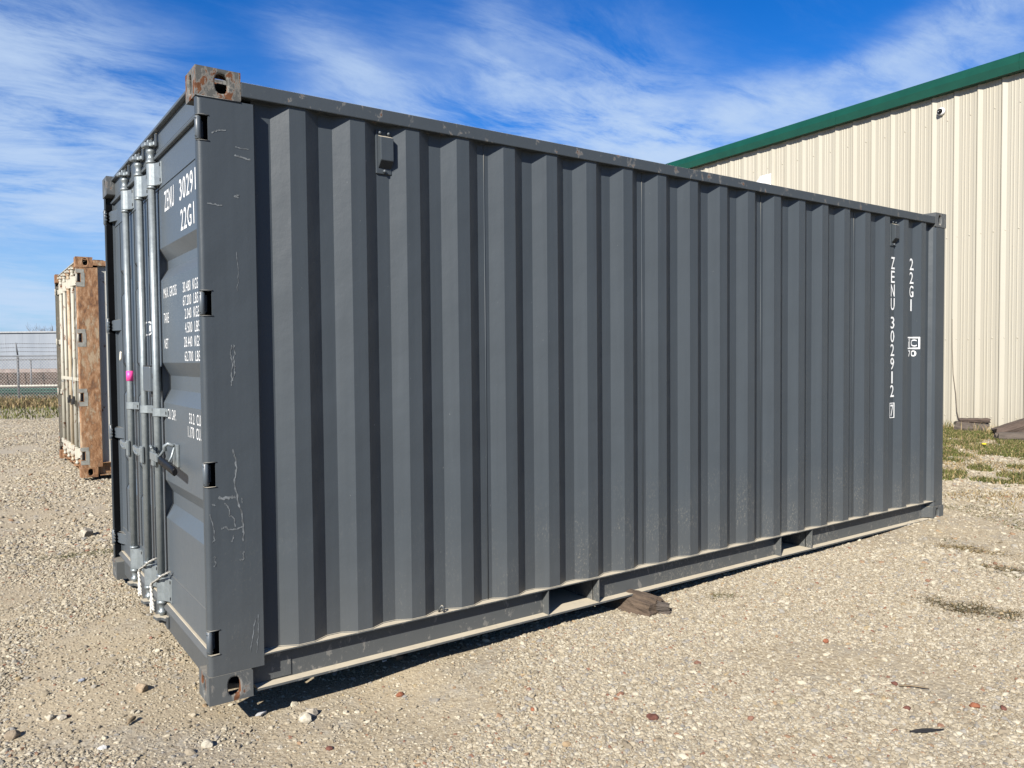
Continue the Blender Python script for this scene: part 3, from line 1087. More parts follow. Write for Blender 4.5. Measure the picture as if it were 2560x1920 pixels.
def gz(x, y):
    x = np.asarray(x, float)
    y = np.asarray(y, float)
    F = np.clip(-.07 + .012 * x + .008 * y, -.12, .1)
    w = np.exp(-(y / .9) ** 2) * (1 - sst(6, 8, x))
    b = .006 * np.sin(2.3 * x + 1.1 * y) + .005 * np.sin(3.7 * y - 1.9 * x + 1) + .003 * np.sin(7.1 * x + 5.3 * y)
    return F * (1 - w) + np.interp(x, FX, FZ) * w + b * np.exp(-((x - 2) ** 2 + y ** 2) / 900)


def axis_steps(c, near, step, far, grow=1.16):
    out = [0.0]
    s_ = step
    while out[-1] < far:
        if out[-1] > near:
            s_ *= grow
        out.append(out[-1] + s_)
    a = np.array(out)
    return np.concatenate([c - a[::-1][:-1], c + a])


def mat_ground():
    m, g, b, geo = mat_new('gravel_ground')
    P = geo.outputs['Position']
    px, py, pz = g.sep(P)
    big = g.noise(P, .55, 5, .6)
    mid = g.noise(P, 2.6, 5, .6)
    fine = g.noise(P, 95, 5, .7)
    v1 = g.vor(P, 70)
    v2 = g.vor(P, 150)
    v3 = g.vor(P, 34)
    tan = g.mix(fine, (.345, .28, .185), (.49, .415, .29))
    c1 = g.sep(v1.outputs['Color'])
    peb = g.ramp(c1[0], [(.0, (.23, .19, .14)), (.3, (.31, .265, .195)), (.6, (.385, .34, .26)), (.85, (.45, .405, .32)), (1, (.27, .25, .22))])
    peb = g.mix(1.0, peb, (1.14, 1.10, 1.0), 'MULTIPLY')
    peb2 = g.ramp(g.sep(v3.outputs['Color'])[1], [(.0, (.29, .245, .18)), (.5, (.37, .325, .245)), (.9, (.45, .41, .325)), (1, (.26, .245, .22))])
    peb = g.mix(g.step(mid, .45, .62), peb, peb2)
    lefty = g.m('SUBTRACT', 1.0, g.step(g.m('SUBTRACT', px, g.m('MULTIPLY', py, .12)), -.6, 1.6))
    k = g.m('ADD', g.m('MULTIPLY', g.step(g.m('ADD', g.m('MULTIPLY', big, .6), g.m('MULTIPLY', mid, .4)), .42, .58), .55), .34)
    k = g.m('SUBTRACT', k, g.m('MULTIPLY', lefty, .14), clamp=True)
    c = g.mix(k, tan, peb)
    # far gravel on the left reads paler
    c = g.mix(g.m('MULTIPLY', g.step(py, 4.0, 9.0), .45), c, (.40, .36, .285))
    # thin soil and moss where the grass comes through by the shed
    soil = g.m('MULTIPLY', g.step(px, 8.0, 12.0), g.step(g.m('ADD', g.m('MULTIPLY', mid, .6), g.m('MULTIPLY', big, .5)), .42, .62))
    c = g.mix(g.m('MULTIPLY', soil, .75), c, (.145, .145, .05))
    c = g.mix(1.0, c, (1.02, 1.02, 1.03), 'MULTIPLY')
    setcol(g, b, c)
    b.inputs['Roughness'].default_value = .95
    b.inputs['Specular IOR Level'].default_value = .15
    d1 = g.m('SUBTRACT', 1.0, g.m('MINIMUM', g.m('MULTIPLY', v1.outputs['Distance'], 1.3), 1.0))
    d2 = g.m('SUBTRACT', 1.0, g.m('MINIMUM', g.m('MULTIPLY', v2.outputs['Distance'], 1.3), 1.0))
    d3 = g.m('SUBTRACT', 1.0, g.m('MINIMUM', g.m('MULTIPLY', v3.outputs['Distance'], 1.3), 1.0))
    hgt = g.m('ADD', g.m('ADD', g.m('MULTIPLY', d1, .7), g.m('MULTIPLY', d2, .35)), g.m('ADD', g.m('MULTIPLY', fine, .5), g.m('MULTIPLY', d3, g.m('MULTIPLY', k, .9))))
    bump(g, b, hgt, .6, .005)
    return m


M['ground'] = mat_ground()
xs = axis_steps(1.5, 7, .09, 420)
ys = axis_steps(1.0, 7, .09, 420)
gx, gy = np.meshgrid(xs, ys, indexing='ij')
gzz = gz(gx, gy)
rough = nrng.normal(0, 1, gx.shape)
near = np.exp(-((gx - 1.5) ** 2 + (gy - 1) ** 2) / 80)
gzz = gzz + rough * .0008 * near
nx, ny = len(xs), len(ys)
idx = np.arange(nx * ny).reshape(nx, ny)
quads = np.stack([idx[:-1, :-1], idx[1:, :-1], idx[1:, 1:], idx[:-1, 1:]], -1).reshape(-1, 4)
me = bpy.data.meshes.new('ground')
me.from_pydata(np.stack([gx, gy, gzz], -1).reshape(-1, 3).tolist(), [], quads.tolist())
me.polygons.foreach_set('use_smooth', [True] * len(me.polygons))
me.materials.append(M['ground'])
tag(link(bpy.data.objects.new('ground', me)), kind='structure')


# ---- loose gravel: one mass of stones, instanced by geometry nodes
def mat_stones():
    m, g, b, geo = mat_new('gravel_stones')
    oi = g.new('ShaderNodeObjectInfo')
    P = geo.outputs['Position']
    r = oi.outputs['Random']
    c = g.ramp(r, [(.0, (.22, .185, .135)), (.16, (.31, .262, .19)), (.38, (.385, .335, .25)), (.62, (.44, .39, .30)), (.80, (.56, .51, .40)), (.87, (.33, .31, .275)), (.93, (.23, .225, .22)), (.97, (.40, .315, .185)), (.990, (.24, .11, .07)), (1.0, (.22, .10, .07))])
    px, py, pz = g.sep(P)
    c = g.mix(g.m('MULTIPLY', g.noise(P, 60, 4), .35), c, (.30, .25, .175))
    c = g.mix(1.0, c, (.97, .97, .955), 'MULTIPLY')
    setcol(g, b, c)
    b.inputs['Roughness'].default_value = .9
    b.inputs['Specular IOR Level'].default_value = .2
    bump(g, b, g.noise(P, 140, 4), .35, .004)
    return m


M['stones'] = mat_stones()


def stone_tree(n_var=6):
    t = bpy.data.node_groups.new('gravel_scatter', 'GeometryNodeTree')
    t.interface.new_socket('Geometry', in_out='INPUT', socket_type='NodeSocketGeometry')
    t.interface.new_socket('Geometry', in_out='OUTPUT', socket_type='NodeSocketGeometry')
    N, K = t.nodes, t.links
    gi, go = N.new('NodeGroupInput'), N.new('NodeGroupOutput')
    join = N.new('GeometryNodeJoinGeometry')
    for i in range(n_var):
        ico = N.new('GeometryNodeMeshIcoSphere')
        ico.inputs['Radius'].default_value = 1.0
        ico.inputs['Subdivisions'].default_value = 2
        pos = N.new('GeometryNodeInputPosition')
        nz = N.new('ShaderNodeTexNoise')
        nz.noise_dimensions = '4D'
        nz.inputs['Scale'].default_value = .62
        nz.inputs['Detail'].default_value = 1.5
        nz.inputs['W'].default_value = i * 7.3 + 1.1
        K.new(pos.outputs[0], nz.inputs['Vector'])
        sub = N.new('ShaderNodeVectorMath')
        sub.operation = 'SUBTRACT'
        K.new(nz.outputs['Color'], sub.inputs[0])
        sub.inputs[1].default_value = (.5, .5, .5)
        mul = N.new('ShaderNodeVectorMath')
        mul.operation = 'SCALE'
        K.new(sub.outputs[0], mul.inputs[0])
        mul.inputs['Scale'].default_value = 2.0
        sp = N.new('GeometryNodeSetPosition')
        K.new(ico.outputs['Mesh'], sp.inputs['Geometry'])
        K.new(mul.outputs[0], sp.inputs['Offset'])
        tr = N.new('GeometryNodeTransform')
        K.new(sp.outputs[0], tr.inputs['Geometry'])
        tr.inputs['Scale'].default_value = (1.0, .72 + .08 * (i % 3), .50 + .07 * (i % 4))
        sh = N.new('GeometryNodeSetShadeSmooth')
        K.new(tr.outputs[0], sh.inputs['Geometry'])
        sh.inputs['Shade Smooth'].default_value = False
        smt = N.new('GeometryNodeSetMaterial')
        K.new(sh.outputs[0], smt.inputs['Geometry'])
        smt.inputs['Material'].default_value = M['stones']
        gti = N.new('GeometryNodeGeometryToInstance')
        K.new(smt.outputs[0], gti.inputs[0])
        K.new(gti.outputs[0], join.inputs[0])
    iop = N.new('GeometryNodeInstanceOnPoints')
    K.new(gi.outputs[0], iop.inputs['Points'])
    K.new(join.outputs[0], iop.inputs['Instance'])
    iop.inputs['Pick Instance'].default_value = True
    for nm, dt, sock in (('vi', 'INT', 'Instance Index'), ('rot', 'FLOAT_VECTOR', 'Rotation'), ('sc', 'FLOAT', 'Scale')):
        a = N.new('GeometryNodeInputNamedAttribute')
        a.data_type = dt
        a.inputs['Name'].default_value = nm
        if nm == 'rot':
            e = N.new('FunctionNodeEulerToRotation')
            K.new(a.outputs['Attribute'], e.inputs[0])
            K.new(e.outputs[0], iop.inputs[sock])
        else:
            K.new(a.outputs['Attribute'], iop.inputs[sock])
    K.new(iop.outputs[0], go.inputs[0])
    return t


def vnoise(x, y, s, seed):
    """cheap smooth value noise, 0..1"""
    r = np.random.default_rng(seed).random((256, 256))
    u, v = x * s, y * s
    i, j = np.floor(u).astype(int), np.floor(v).astype(int)
    a, b = u - i, v - j
    a, b = a * a * (3 - 2 * a), b * b * (3 - 2 * b)
    q = lambda di, dj: r[(i + di) % 256, (j + dj) % 256]
    return (q(0, 0) * (1 - a) + q(1, 0) * a) * (1 - b) + (q(0, 1) * (1 - a) + q(1, 1) * a) * b


def in_view(x, y, mar=.10):
    """the wedge of ground the photograph looks over, with a generous margin for a step to the side"""
    vx, vy = x - CAM.x, y - CAM.y
    f = vx * .5791 + vy * .8152
    l = vx * .8152 - vy * .5791
    return (f > 1.6) & (np.abs(l) < f * (.66 + mar) + 1.2), f


cand = []


def scatter(n, x0, x1, y0, y1, smin, smax, power, dens):
    x = nrng.uniform(x0, x1, n)
    y = nrng.uniform(y0, y1, n)
    ok, f = in_view(x, y)
    ok &= ~((x > .15) & (x < 6.0) & (y > .9) & (y < 2.4))
    ok &= ~((x > .5) & (x < 6.3) & (y > 8) & (y < 9.4))
    pat = .55 * vnoise(x, y, .8, 3) + .3 * vnoise(x, y, 2.1, 4) + .15 * vnoise(x, y, 5, 9)
    ok &= nrng.random(n) < dens(x, y, f, pat)
    x, y = x[ok], y[ok]
    s_ = smin * (smax / smin) ** (nrng.random(len(x)) ** power)
    cand.append((x, y, s_))


lefty = lambda x, y: 1 - np.clip((x - .12 * y + .6) / 2.2, 0, 1)
cover = lambda x, y, pat: np.clip((pat - .30 - .10 * lefty(x, y)) * 5.5, .16, 1.0) * (1 - .10 * lefty(x, y))
scatter(1500000, -3.5, 7.5, -3.2, 4.6, .0030, .0075, 1.2, lambda x, y, f, p: np.clip(1.30 - f / 7.0, 0, 1) * cover(x, y, p))
scatter(900000, -4, 11, -3.4, 7, .0055, .0125, 1.6, lambda x, y, f, p: np.clip(1.25 - f / 10.5, .06, 1) * cover(x, y, p) ** 1.3)
scatter(260000, -6, 13.2, -4, 18, .009, .020, 1.9, lambda x, y, f, p: np.clip(cover(x, y, p), .06, .85) ** 1.5 * np.clip(1.2 - f / 30, .3, 1))
scatter(210000, -9, 2.5, 3.2, 18.5, .009, .024, 1.8, lambda x, y, f, p: np.clip((p - .28) * 3.2, .05, .8))
scatter(120000, 4.6, 12.5, -4, 5, .009, .026, 1.7, lambda x, y, f, p: np.clip((p - .30) * 3.2, .06, .85))
scatter(2600, -5, 12, -4, 17, .015, .028, 2.0, lambda x, y, f, p: np.clip(cover(x, y, p) * .7, .1, .6))
X = np.concatenate([c[0] for c in cand])
Y = np.concatenate([c[1] for c in cand])
SC = np.concatenate([c[2] for c in cand])
grass_cut = (X - .0 > 9.0) & (nrng.random(len(X)) < .55)
X, Y, SC = X[~grass_cut], Y[~grass_cut], SC[~grass_cut]
wall_ok = (X - 13.10) * math.sin(R(86)) - (Y - 3.285) * math.cos(R(86)) < -.05
strip_ok = (X - CAM.x) * .5791 + (Y - CAM.y) * .8152 < 17.8
k = wall_ok & strip_ok
X, Y, SC = X[k], Y[k], SC[k]
n = len(X)
Z = gz(X, Y) + SC * nrng.uniform(-.12, .25, n)
me = bpy.data.meshes.new('gravel')
me.vertices.add(n)
me.vertices.foreach_set('co', np.stack([X, Y, Z], -1).ravel().astype(np.float32))
a = me.attributes.new('sc', 'FLOAT', 'POINT')
a.data.foreach_set('value', SC.astype(np.float32))
a = me.attributes.new('vi', 'INT', 'POINT')
a.data.foreach_set('value', nrng.integers(0, 6, n).astype(np.int32))
a = me.attributes.new('rot', 'FLOAT_VECTOR', 'POINT')
rt = np.stack([nrng.uniform(-.5, .5, n), nrng.uniform(-.5, .5, n), nrng.uniform(0, 6.28, n)], -1)
a.data.foreach_set('vector', rt.ravel().astype(np.float32))
me.materials.append(M['stones'])
gr = link(bpy.data.objects.new('gravel', me))
md = gr.modifiers.new('scatter', 'NODES')
md.node_group = stone_tree()
tag(gr, 'crushed limestone gravel strewn over the yard', 'gravel', kind='stuff')
print('gravel stones', n)


# ---- a few stones one can point at
def stone(x, y, size, col, label, flat=.62, seed=0, rz=0.0, group=None, cat='stone', name='stone'):
    bm = bmesh.new()
    bmesh.ops.create_icosphere(bm, subdivisions=3, radius=1.0)
    rr_ = random.Random(seed)
    dirs = [Vector((rr_.uniform(-1, 1), rr_.uniform(-1, 1), rr_.uniform(-1, 1))).normalized() for _ in range(11)]
    cuts = [rr_.uniform(.62, .95) for _ in dirs]
    for v in bm.verts:
        p = v.co.copy()
        for d, c in zip(dirs, cuts):
            e = p.dot(d) - c
            if e > 0:
                p -= d * e
        v.co = Vector((p.x * size, p.y * size * .78, p.z * size * flat))
    me = bpy.data.meshes.new(name)
    bm.to_mesh(me)
    bm.free()
    key = 'stone_' + '_'.join('%02d' % int(c * 100) for c in col)
    if key not in M:
        M[key] = mat_plain(key, col, .9, var=.28, scale=45, bumps=.4, spec=.2)
    me.materials.append(M[key])
    o = link(bpy.data.objects.new(name, me))
    o.location = (x, y, float(gz(x, y)) + size * flat * .45)
    o.rotation_euler = (rr_.uniform(-.2, .2), rr_.uniform(-.2, .2), rz)
    tag(o, label, cat, group)
    return o


RED, DRED, WHT, TAN_, BLU, GRY = (.28, .11, .06), (.15, .065, .048), (.50, .455, .36), (.36, .28, .19), (.23, .25, .29), (.29, .28, .26)
SPOTS = [(.819, -.086, .020, RED, 'orange-brown stone below the bottom rail near the corner shadow'),
         (2.601, -1.785, .024, RED, 'largest orange-red stone near the bottom right corner of the yard'),
         (2.357, -1.632, .019, DRED, 'dark maroon stone left of the largest orange-red stone'),
         (2.675, -1.864, .017, DRED, 'brick-red stone right of the largest orange-red stone'),
         (1.469, -1.052, .026, DRED, 'flat dark brown-red stone at the bottom centre of the gravel'),
         (2.786, -.986, .020, RED, 'small red stone in the pale gravel below the dry weed clump'),
         (1.142, -.679, .014, RED, 'tiny red chip left of the flat dark brown-red stone'),
         (.367, -.358, .016, DRED, 'reddish stone in front of the near corner casting'),
         (2.571, -1.462, .018, DRED, 'thin brown-red stone above the black feather'),
         (.385, -.05, .036, WHT, 'pale rounded stone, nearer of the pair beside the casting shadow'),
         (.425, -.015, .033, (.44, .39, .31), 'pale angular stone, farther of the pair beside the casting shadow'),
         (-.152, .588, .034, TAN_, 'tan flat stone lying alone left of the near corner casting'),
         (-.38, .101, .020, (.58, .57, .54), 'small bright white chip at the bottom left'),
         (-.522, .522, .022, WHT, 'pale stone, left one of two on the bare dirt at left'),
         (-.481, .486, .024, (.40, .36, .29), 'greyish stone, right one of two on the bare dirt at left'),
         (-.662, .432, .034, (.30, .24, .17), 'brown stone at the left edge of the picture'),
         (-.028, -.064, .028, WHT, 'upright pale stone below the near corner casting'),
         (-.366, .835, .018, BLU, 'flat bluish stone on the dirt left of the casting'),
         (.026, 4.026, .075, (.40, .36, .28), 'large flat pale stone between the two containers'),
         (2.05, -1.30, .020, (.34, .30, .19), 'round olive-tan stone near the thin brown-red stone')]
for i, (x, y, s_, c, lab) in enumerate(SPOTS):
    stone(x, y, s_, c, lab, .62 if s_ < .03 else .7, seed=40 + i, rz=i * 1.3)
# black feather and a twig
mb = MB()
pts = [(-.055, 0), (-.03, .009), (.0, .012), (.03, .010), (.05, .003), (.072, .0), (.05, -.002), (.03, -.008), (.0, -.010), (-.03, -.008)]
mb.prism(pts, 0, .004)
mb.tube([(-.055, 0, .003), (0, .001, .006), (.078, 0, .003)], .0022, 6)
o = mb.build('feather', M['dark'], None)
o.location = (2.21, -1.775, float(gz(2.21, -1.775)) + .012)
o.rotation_euler = (.1, -.05, -.62)
tag(o, 'black feather lying on the gravel at the bottom right', 'feather')
M['twig'] = mat_plain('dry_twig', (.20, .15, .09), .9)
for x, y, ln, rz, lab, c in ((2.584, -1.543, .06, -.9, 'thin dry twig above the dark maroon stone', 'twig'), (-.246, .275, .035, .9, 'dark bark chip on the dirt left of the casting', 'bark chip')):
    mb = MB()
    mb.tube([(-ln, 0, 0), (-ln * .3, .004, .005), (ln * .4, -.002, .006), (ln, .003, .0)], [.003, .004, .0035, .002] if c == 'twig' else [.003, .009, .009, .003], 6)
    o = mb.build(c.replace(' ', '_'), M['twig'], None)
    o.location = (x, y, float(gz(x, y)) + .010)
    o.rotation_euler = (0, 0, rz)
    tag(o, lab, c)


# ------------------------------------------------------------------ timber
def timber(name, ln, w, h, mat, parent=None, seed=0, taper=.0, rough_=.012, nseg=14, top=1.0, round_=False):
    """weathered squared beam along x, with splits and worn edges"""
    r_ = random.Random(seed)
    mb = MB()
    rings = []
    prof = [(-.5, -.5), (-.2, -.52), (.2, -.5), (.5, -.5), (.52, -.15), (.5, .2), (.47, .47), (.15, .5), (.12, .40), (.09, .5), (-.2, .52), (-.46, .48), (-.52, .1), (-.5, -.2)]
    if round_:
        prof = []
        for q in range(22):
            a_, b_ = stadium(2 * math.pi * q / 22, .5, .5, 2.6)
            k_ = .80 if q in (4, 8, 15) else 1.0
            prof.append((a_ * k_, b_ * k_))
    offs = [(r_.uniform(-1, 1) * rough_ * .5, r_.uniform(-1, 1) * rough_ * .5) for _ in prof]
    for i in range(nseg + 1):
        t = i / nseg
        x = ln * (t - .5)
        k_ = 1 - taper * t
        rg = []
        for (a, b), (oa, ob) in zip(prof, offs):
            ww = w * (top if b > 0 else 1.0)
            rg.append((x + (r_.uniform(-1, 1) * rough_ * (1.6 if i in (0, nseg) else .4)), a * ww * k_ + oa + r_.uniform(-1, 1) * rough_ * .35, b * h * k_ + ob + r_.uniform(-1, 1) * rough_ * .3))
        rings.append(rg)
    m_ = len(prof)
    vs = [p for rg in rings for p in rg]
    mb.add(vs, [(i * m_ + k_, i * m_ + (k_ + 1) % m_, (i + 1) * m_ + (k_ + 1) % m_, (i + 1) * m_ + k_) for i in range(nseg) for k_ in range(m_)])
    for rg, sgn in ((rings[0], -1), (rings[-1], 1)):
        cen = Vector((sum(p[0] for p in rg) / m_ + sgn * .004, sum(p[1] for p in rg) / m_, sum(p[2] for p in rg) / m_))
        mb.add(rg + [tuple(cen)], [(i, (i + 1) % m_, m_) for i in range(m_)])
    return mb.build(name, mat, parent)


root = empty('timber_block', (2.405, .10, -.040))
tag(root, 'weathered timber block sticking out from under the grey container', 'timber')
b = timber('beam', .60, .205, .175, M['wood'], root, 3, .10, .012, 16, .80, True)
b.rotation_euler = (0, R(2), R(-82))
b.location = (0, .06, -.005)
for k, (sx, sy, sz, w_) in enumerate(((.075, -.25, -.03, .05), (.115, -.215, -.03, .045), (.06, -.255, .015, .04))):
    c = timber('splinter', .075, w_, .055, M['wood_grey'], root, 20 + k, .2, .006, 4, 1.0, True)
    c.rotation_euler = (0, R(8), R(-70 + 20 * k))
    c.location = (sx, sy, sz)


# ------------------------------------------------------------------ long shed on the right
TH = R(86)
WQ = Vector((13.151, 3.285, .1))
WD_ = Vector((math.cos(TH), math.sin(TH), 0))          # along the wall, away to the left
WN = Vector((-math.sin(TH), math.cos(TH), 0))          # out of the wall, towards the yard
K = .9294


def mat_shedwall():
    m, g, b, geo = mat_new('cream_metal_sheet')
    P = geo.outputs['Position']
    st = g.noise(g.vm('MULTIPLY', P, (9, 9, .35)), 1.0, 5, .6)
    n1 = g.noise(P, .8, 4)
    c = g.mix(g.m('ADD', g.m('MULTIPLY', st, .6), g.m('MULTIPLY', n1, .4)), (.415, .385, .31), (.47, .44, .36))
    pz = g.sep(P)[2]
    dirt = g.m('MULTIPLY', g.m('SUBTRACT', 1.0, g.step(pz, .1, .9)), g.m('MULTIPLY', g.noise(P, 6, 4), .35))
    c = g.mix(dirt, c, (.36, .31, .22))
    run = g.m('MULTIPLY', g.step(g.noise(g.vm('MULTIPLY', P, (16, 16, .5)), 1.0, 4), .56, .75), .22)
    c = g.mix(run, c, (.33, .29, .21))
    oi = g.new('ShaderNodeObjectInfo')
    c = g.mix(g.m('MULTIPLY', oi.outputs['Random'], .16), c, (.40, .35, .255))
    setcol(g, b, c)
    b.inputs['Roughness'].default_value = .45
    bump(g, b, g.noise(P, 5, 3), .06, .02)
    return m


M['shed'] = mat_shedwall()
M['green'] = mat_plain('green_trim', (.005, .062, .038), .38, var=.10, scale=3, bumps=.03)
M['white'] = mat_plain('white_enamel', (.80, .80, .79), .4, var=.04)
M['steel'] = mat_plain('grey_steel', (.30, .31, .32), .5, metal=.3)
shed = empty('metal_shed', WQ, TH)
tag(shed, 'long cream ribbed metal shed with a green eave on the right', 'building')
# in the shed's own frame: x runs along the wall, -y is... y = outwards (WN)
per = .3857
prof = [(0, .0), (.0005, -.030), (.018, -.030), (.0185, .026), (.034, .028), (.098, .004), (.150, .003), (.158, .010), (.166, .010), (.174, .002), (.196, .002), (.204, .010), (.212, .010), (.220, .002), (.262, .001), (.270, .009), (.278, .009), (.286, .001), (.335, .001), (.350, .006), (per - .0002, .004)]
prof = [(per - .0002 - a, b) for a, b in reversed(prof)]
WTOP = 5.90
mb = MB()
pr = prof + [(x, y - .002) for x, y in reversed(prof)]
mb.prism(pr, -.15, WTOP)
pan = mb.build('wall_panel', M['shed'], shed)
k0, k1 = -22, 46
pan.location = (k0 * per, 0, 0)
for k_ in range(k0 + 1, k1):
    dup_piece(pan, shed, (k_ * per, 0, 0))
xa, xb = k0 * per, k1 * per
mb = MB()
gp = [(.0, WTOP - .15), (.135, WTOP - .145), (.155, WTOP - .01), (.125, WTOP + .11), (.10, WTOP + .135), (.0, WTOP + .14)]
mb.fn = None
joints = [xa, -4.4, -1.1, 2.2, 5.6, 9.0, 12.4, xb]
for a_, b_ in zip(joints, joints[1:]):
    mb = MB()
    mb.prism(gp, a_ + .0015, b_ - .0015, 'x')
    mb.build('eave_gutter', M['green'], shed)
mb = MB()
mb.add([(xa, -.002, WTOP + .12), (xb, -.002, WTOP + .12), (xb, -9, WTOP + 1.6), (xa, -9, WTOP + 1.6), (xb, -18, WTOP + .12), (xa, -18, WTOP + .12)], [(0, 1, 2, 3), (3, 2, 4, 5)])
mb.build('roof', M['green'], shed)
for xx in (xa, xb):
    mb = MB()
    mb.add([(xx, -.003, -.15), (xx, -18, -.15), (xx, -18, WTOP + .12), (xx, -9, WTOP + 1.6), (xx, -.003, WTOP + .12)], [(0, 1, 2, 3, 4)])
    mb.build('gable_wall', M['shed'], shed)
mb = MB()
mb.box((xa, -18, -.15), (xb, -17.9, WTOP + .2))
mb.build('rear_wall', M['shed'], shed)
mb = MB()
for zz in (5.30, 3.30, 1.55, .25):
    for k_ in range(k0, k1):
        for fx in ((.10, .30) if zz != 5.30 else (.10,)):
            zj = zz + rng.uniform(-.006, .006)
            mb.lathe((k_ * per + fx, .0005, zj), [(.015, 0), (.015, .004), (.009, .011), (.001, .012)], 6, 'y', False)
mb.build('screws', M['shed'], shed)
shed.children[-1]['kind'] = 'stuff'
mb = MB()
for k_ in range(k0, k1, 1):
    for zz in (5.10, 4.86, 4.2, 3.6):
        if rng.random() < .55:
            mb.lathe((k_ * per + per - .075, .002, zz + rng.uniform(-.12, .12)), [(.011, 0), (.011, .004), (.002, .008)], 6, 'y', False)
mb.build('rusty_screws', M['rustcast'], shed)
shed.children[-1]['kind'] = 'stuff'


def on_wall(s_, z_, out=0.0):
    return WQ * 0 + Vector((WQ.x, WQ.y, 0)) + WD_ * s_ + WN * out + Vector((0, 0, z_))


# dry vine on the wall
mb = MB()
pts = [(-.20, .05, .0), (-.165, .04, .18), (-.125, .035, .32), (-.10, .03, .62), (-.055, .032, .95), (-.035, .03, 1.4), (-.03, .03, 1.9)]
mb.tube(pts, [.009, .009, .008, .007, .006, .005, .003], 6)
mb.tube([(-.165, .04, .18), (-.12, .05, .10), (-.10, .05, .0)], .005, 5)
M['vine'] = mat_plain('dead_vine', (.13, .105, .08), .9)
o = mb.build('dead_vine', M['vine'], None)
o.location = on_wall(.0, .10)
o.rotation_euler = (0, 0, TH)
tag(o, 'thin dead vine climbing the shed wall just right of the grey container', 'vine')
# dome camera
root = empty('security_camera', on_wall(.200, 5.576), TH)
tag(root, 'white dome security camera high on the cream shed wall', 'camera')
mb = MB()
mb.lathe((0, 0, 0), [(.066, .0), (.068, .035), (.060, .060), (.048, .066)], 20, 'y')
mb.build('housing', M['white'], root)
mb = MB()
mb.lathe((0, 0, 0), [(.046, .062), (.043, .085), (.032, .104), (.016, .113), (.001, .115)], 18, 'y')
dm = mb.build('dome', M['black_plastic'], root)
mb = MB()
mb.lathe((.004, 0, -.012), [(.012, .108), (.012, .1165), (.006, .118)], 12, 'y')
mb.build('lens', M['steel'], dm)
# vent hood
root = empty('vent_hood', on_wall(3.99, 4.92), TH)
tag(root, 'white sheet-metal vent hood on the shed wall, just above the grey container', 'vent hood')
mb = MB()
mb.prism([(.03, .32), (.05, .32), (.36, .02), (.36, -.22), (.03, -.22)], -.13, .13, 'x')
mb.build('hood', M['white'], root, bevel=.006)
mb = MB()
mb.box((-.15, .0285, -.25), (.15, .032, .345))
mb.build('flange', M['white'], root)

# timbers against the shed
M['tie'] = mat_wood('old_sleeper_wood', (.032, .022, .017), (.13, .092, .07))
root = empty('timber_stack', (12.90, 2.83, .13))
tag(root, 'short stack of two broken timbers in the grass by the shed wall', 'timber')
t1 = timber('beam', .46, .17, .15, M['wood_grey'], root, 5, .1, .018, 10)
t1.rotation_euler = (0, R(3), R(-62))
t1.location = (-.02, 0, .06)
t2 = timber('plank', .42, .15, .07, M['tie'], root, 6, .0, .014, 8)
t2.rotation_euler = (0, R(-1), R(-58))
t2.location = (.02, -.03, .165)
root = empty('leaning_timber', (12.65, 1.95, .10))
tag(root, 'thick dark timber leaning up at an angle at the right edge', 'timber')
t1 = timber('beam', 1.30, .26, .20, M['tie'], root, 8, .0, .022, 14)
t1.rotation_euler = (0, R(-21), R(-55))
t1.location = (.22, -.16, .26)
root = empty('lying_timber', (12.30, 1.70, .08))
tag(root, 'weathered timber lying flat under the leaning one', 'timber')
t1 = timber('beam', 1.6, .24, .16, M['wood_grey'], root, 9, .0, .022, 14)
t1.rotation_euler = (0, R(0), R(-50))
t1.location = (.25, -.25, .04)


# ------------------------------------------------------------------ grass
def mat_blades(name, rough=.8):
    m, g, b, geo = mat_new(name)
    at = g.new('ShaderNodeAttribute')
    at.attribute_name = 'Col'
    setcol(g, b, at.outputs['Color'])
    b.inputs['Roughness'].default_value = rough
    b.inputs['Specular IOR Level'].default_value = .2
    return m


M['blade'] = mat_blades('grass_blades')


def blades(name, x, y, hmin, hmax, wid, cols, lean=.6, clump=None, parent=None, base=None, kind='stuff', z0=None):
    n = len(x)
    z = gz(x, y) if z0 is None else z0
    hgt = nrng.uniform(hmin, hmax, n)
    a = nrng.uniform(0, 2 * math.pi, n)
    ln = nrng.uniform(.1, lean, n) * hgt
    a2 = nrng.uniform(0, 2 * math.pi, n)
    w = wid * nrng.uniform(.6, 1.3, n)
    o = np.zeros((n, 5, 3))
    cx, sx = np.cos(a2) * w, np.sin(a2) * w
    dxx, dyy = np.cos(a) * ln, np.sin(a) * ln
    o[:, 0] = np.stack([x - cx, y - sx, z - .01], -1)
    o[:, 1] = np.stack([x + cx, y + sx, z - .01], -1)
    o[:, 2] = np.stack([x + dxx * .35 + cx * .7, y + dyy * .35 + sx * .7, z + hgt * .6], -1)
    o[:, 3] = np.stack([x + dxx * .35 - cx * .7, y + dyy * .35 - sx * .7, z + hgt * .6], -1)
    o[:, 4] = np.stack([x + dxx, y + dyy, z + hgt], -1)
    if base is not None:
        o -= np.array(base)
    b5 = np.arange(n) * 5
    fs = [f for i in b5.tolist() for f in ((i, i + 1, i + 2, i + 3), (i + 3, i + 2, i + 4))]
    me = bpy.data.meshes.new(name)
    me.from_pydata(o.reshape(-1, 3).tolist(), [], fs)
    at = me.color_attributes.new('Col', 'FLOAT_COLOR', 'POINT')
    pick = nrng.integers(0, len(cols), n)
    cc = np.array(cols)[pick] * nrng.uniform(.75, 1.25, (n, 1))
    c4 = np.concatenate([np.repeat(cc, 5, 0), np.ones((n * 5, 1))], 1)
    at.data.foreach_set('color', c4.ravel().astype(np.float32))
    me.materials.append(M['blade'])
    ob = link(bpy.data.objects.new(name, me))
    if parent is not None:
        ob.parent = parent
    if kind:
        ob['kind'] = kind
    return ob


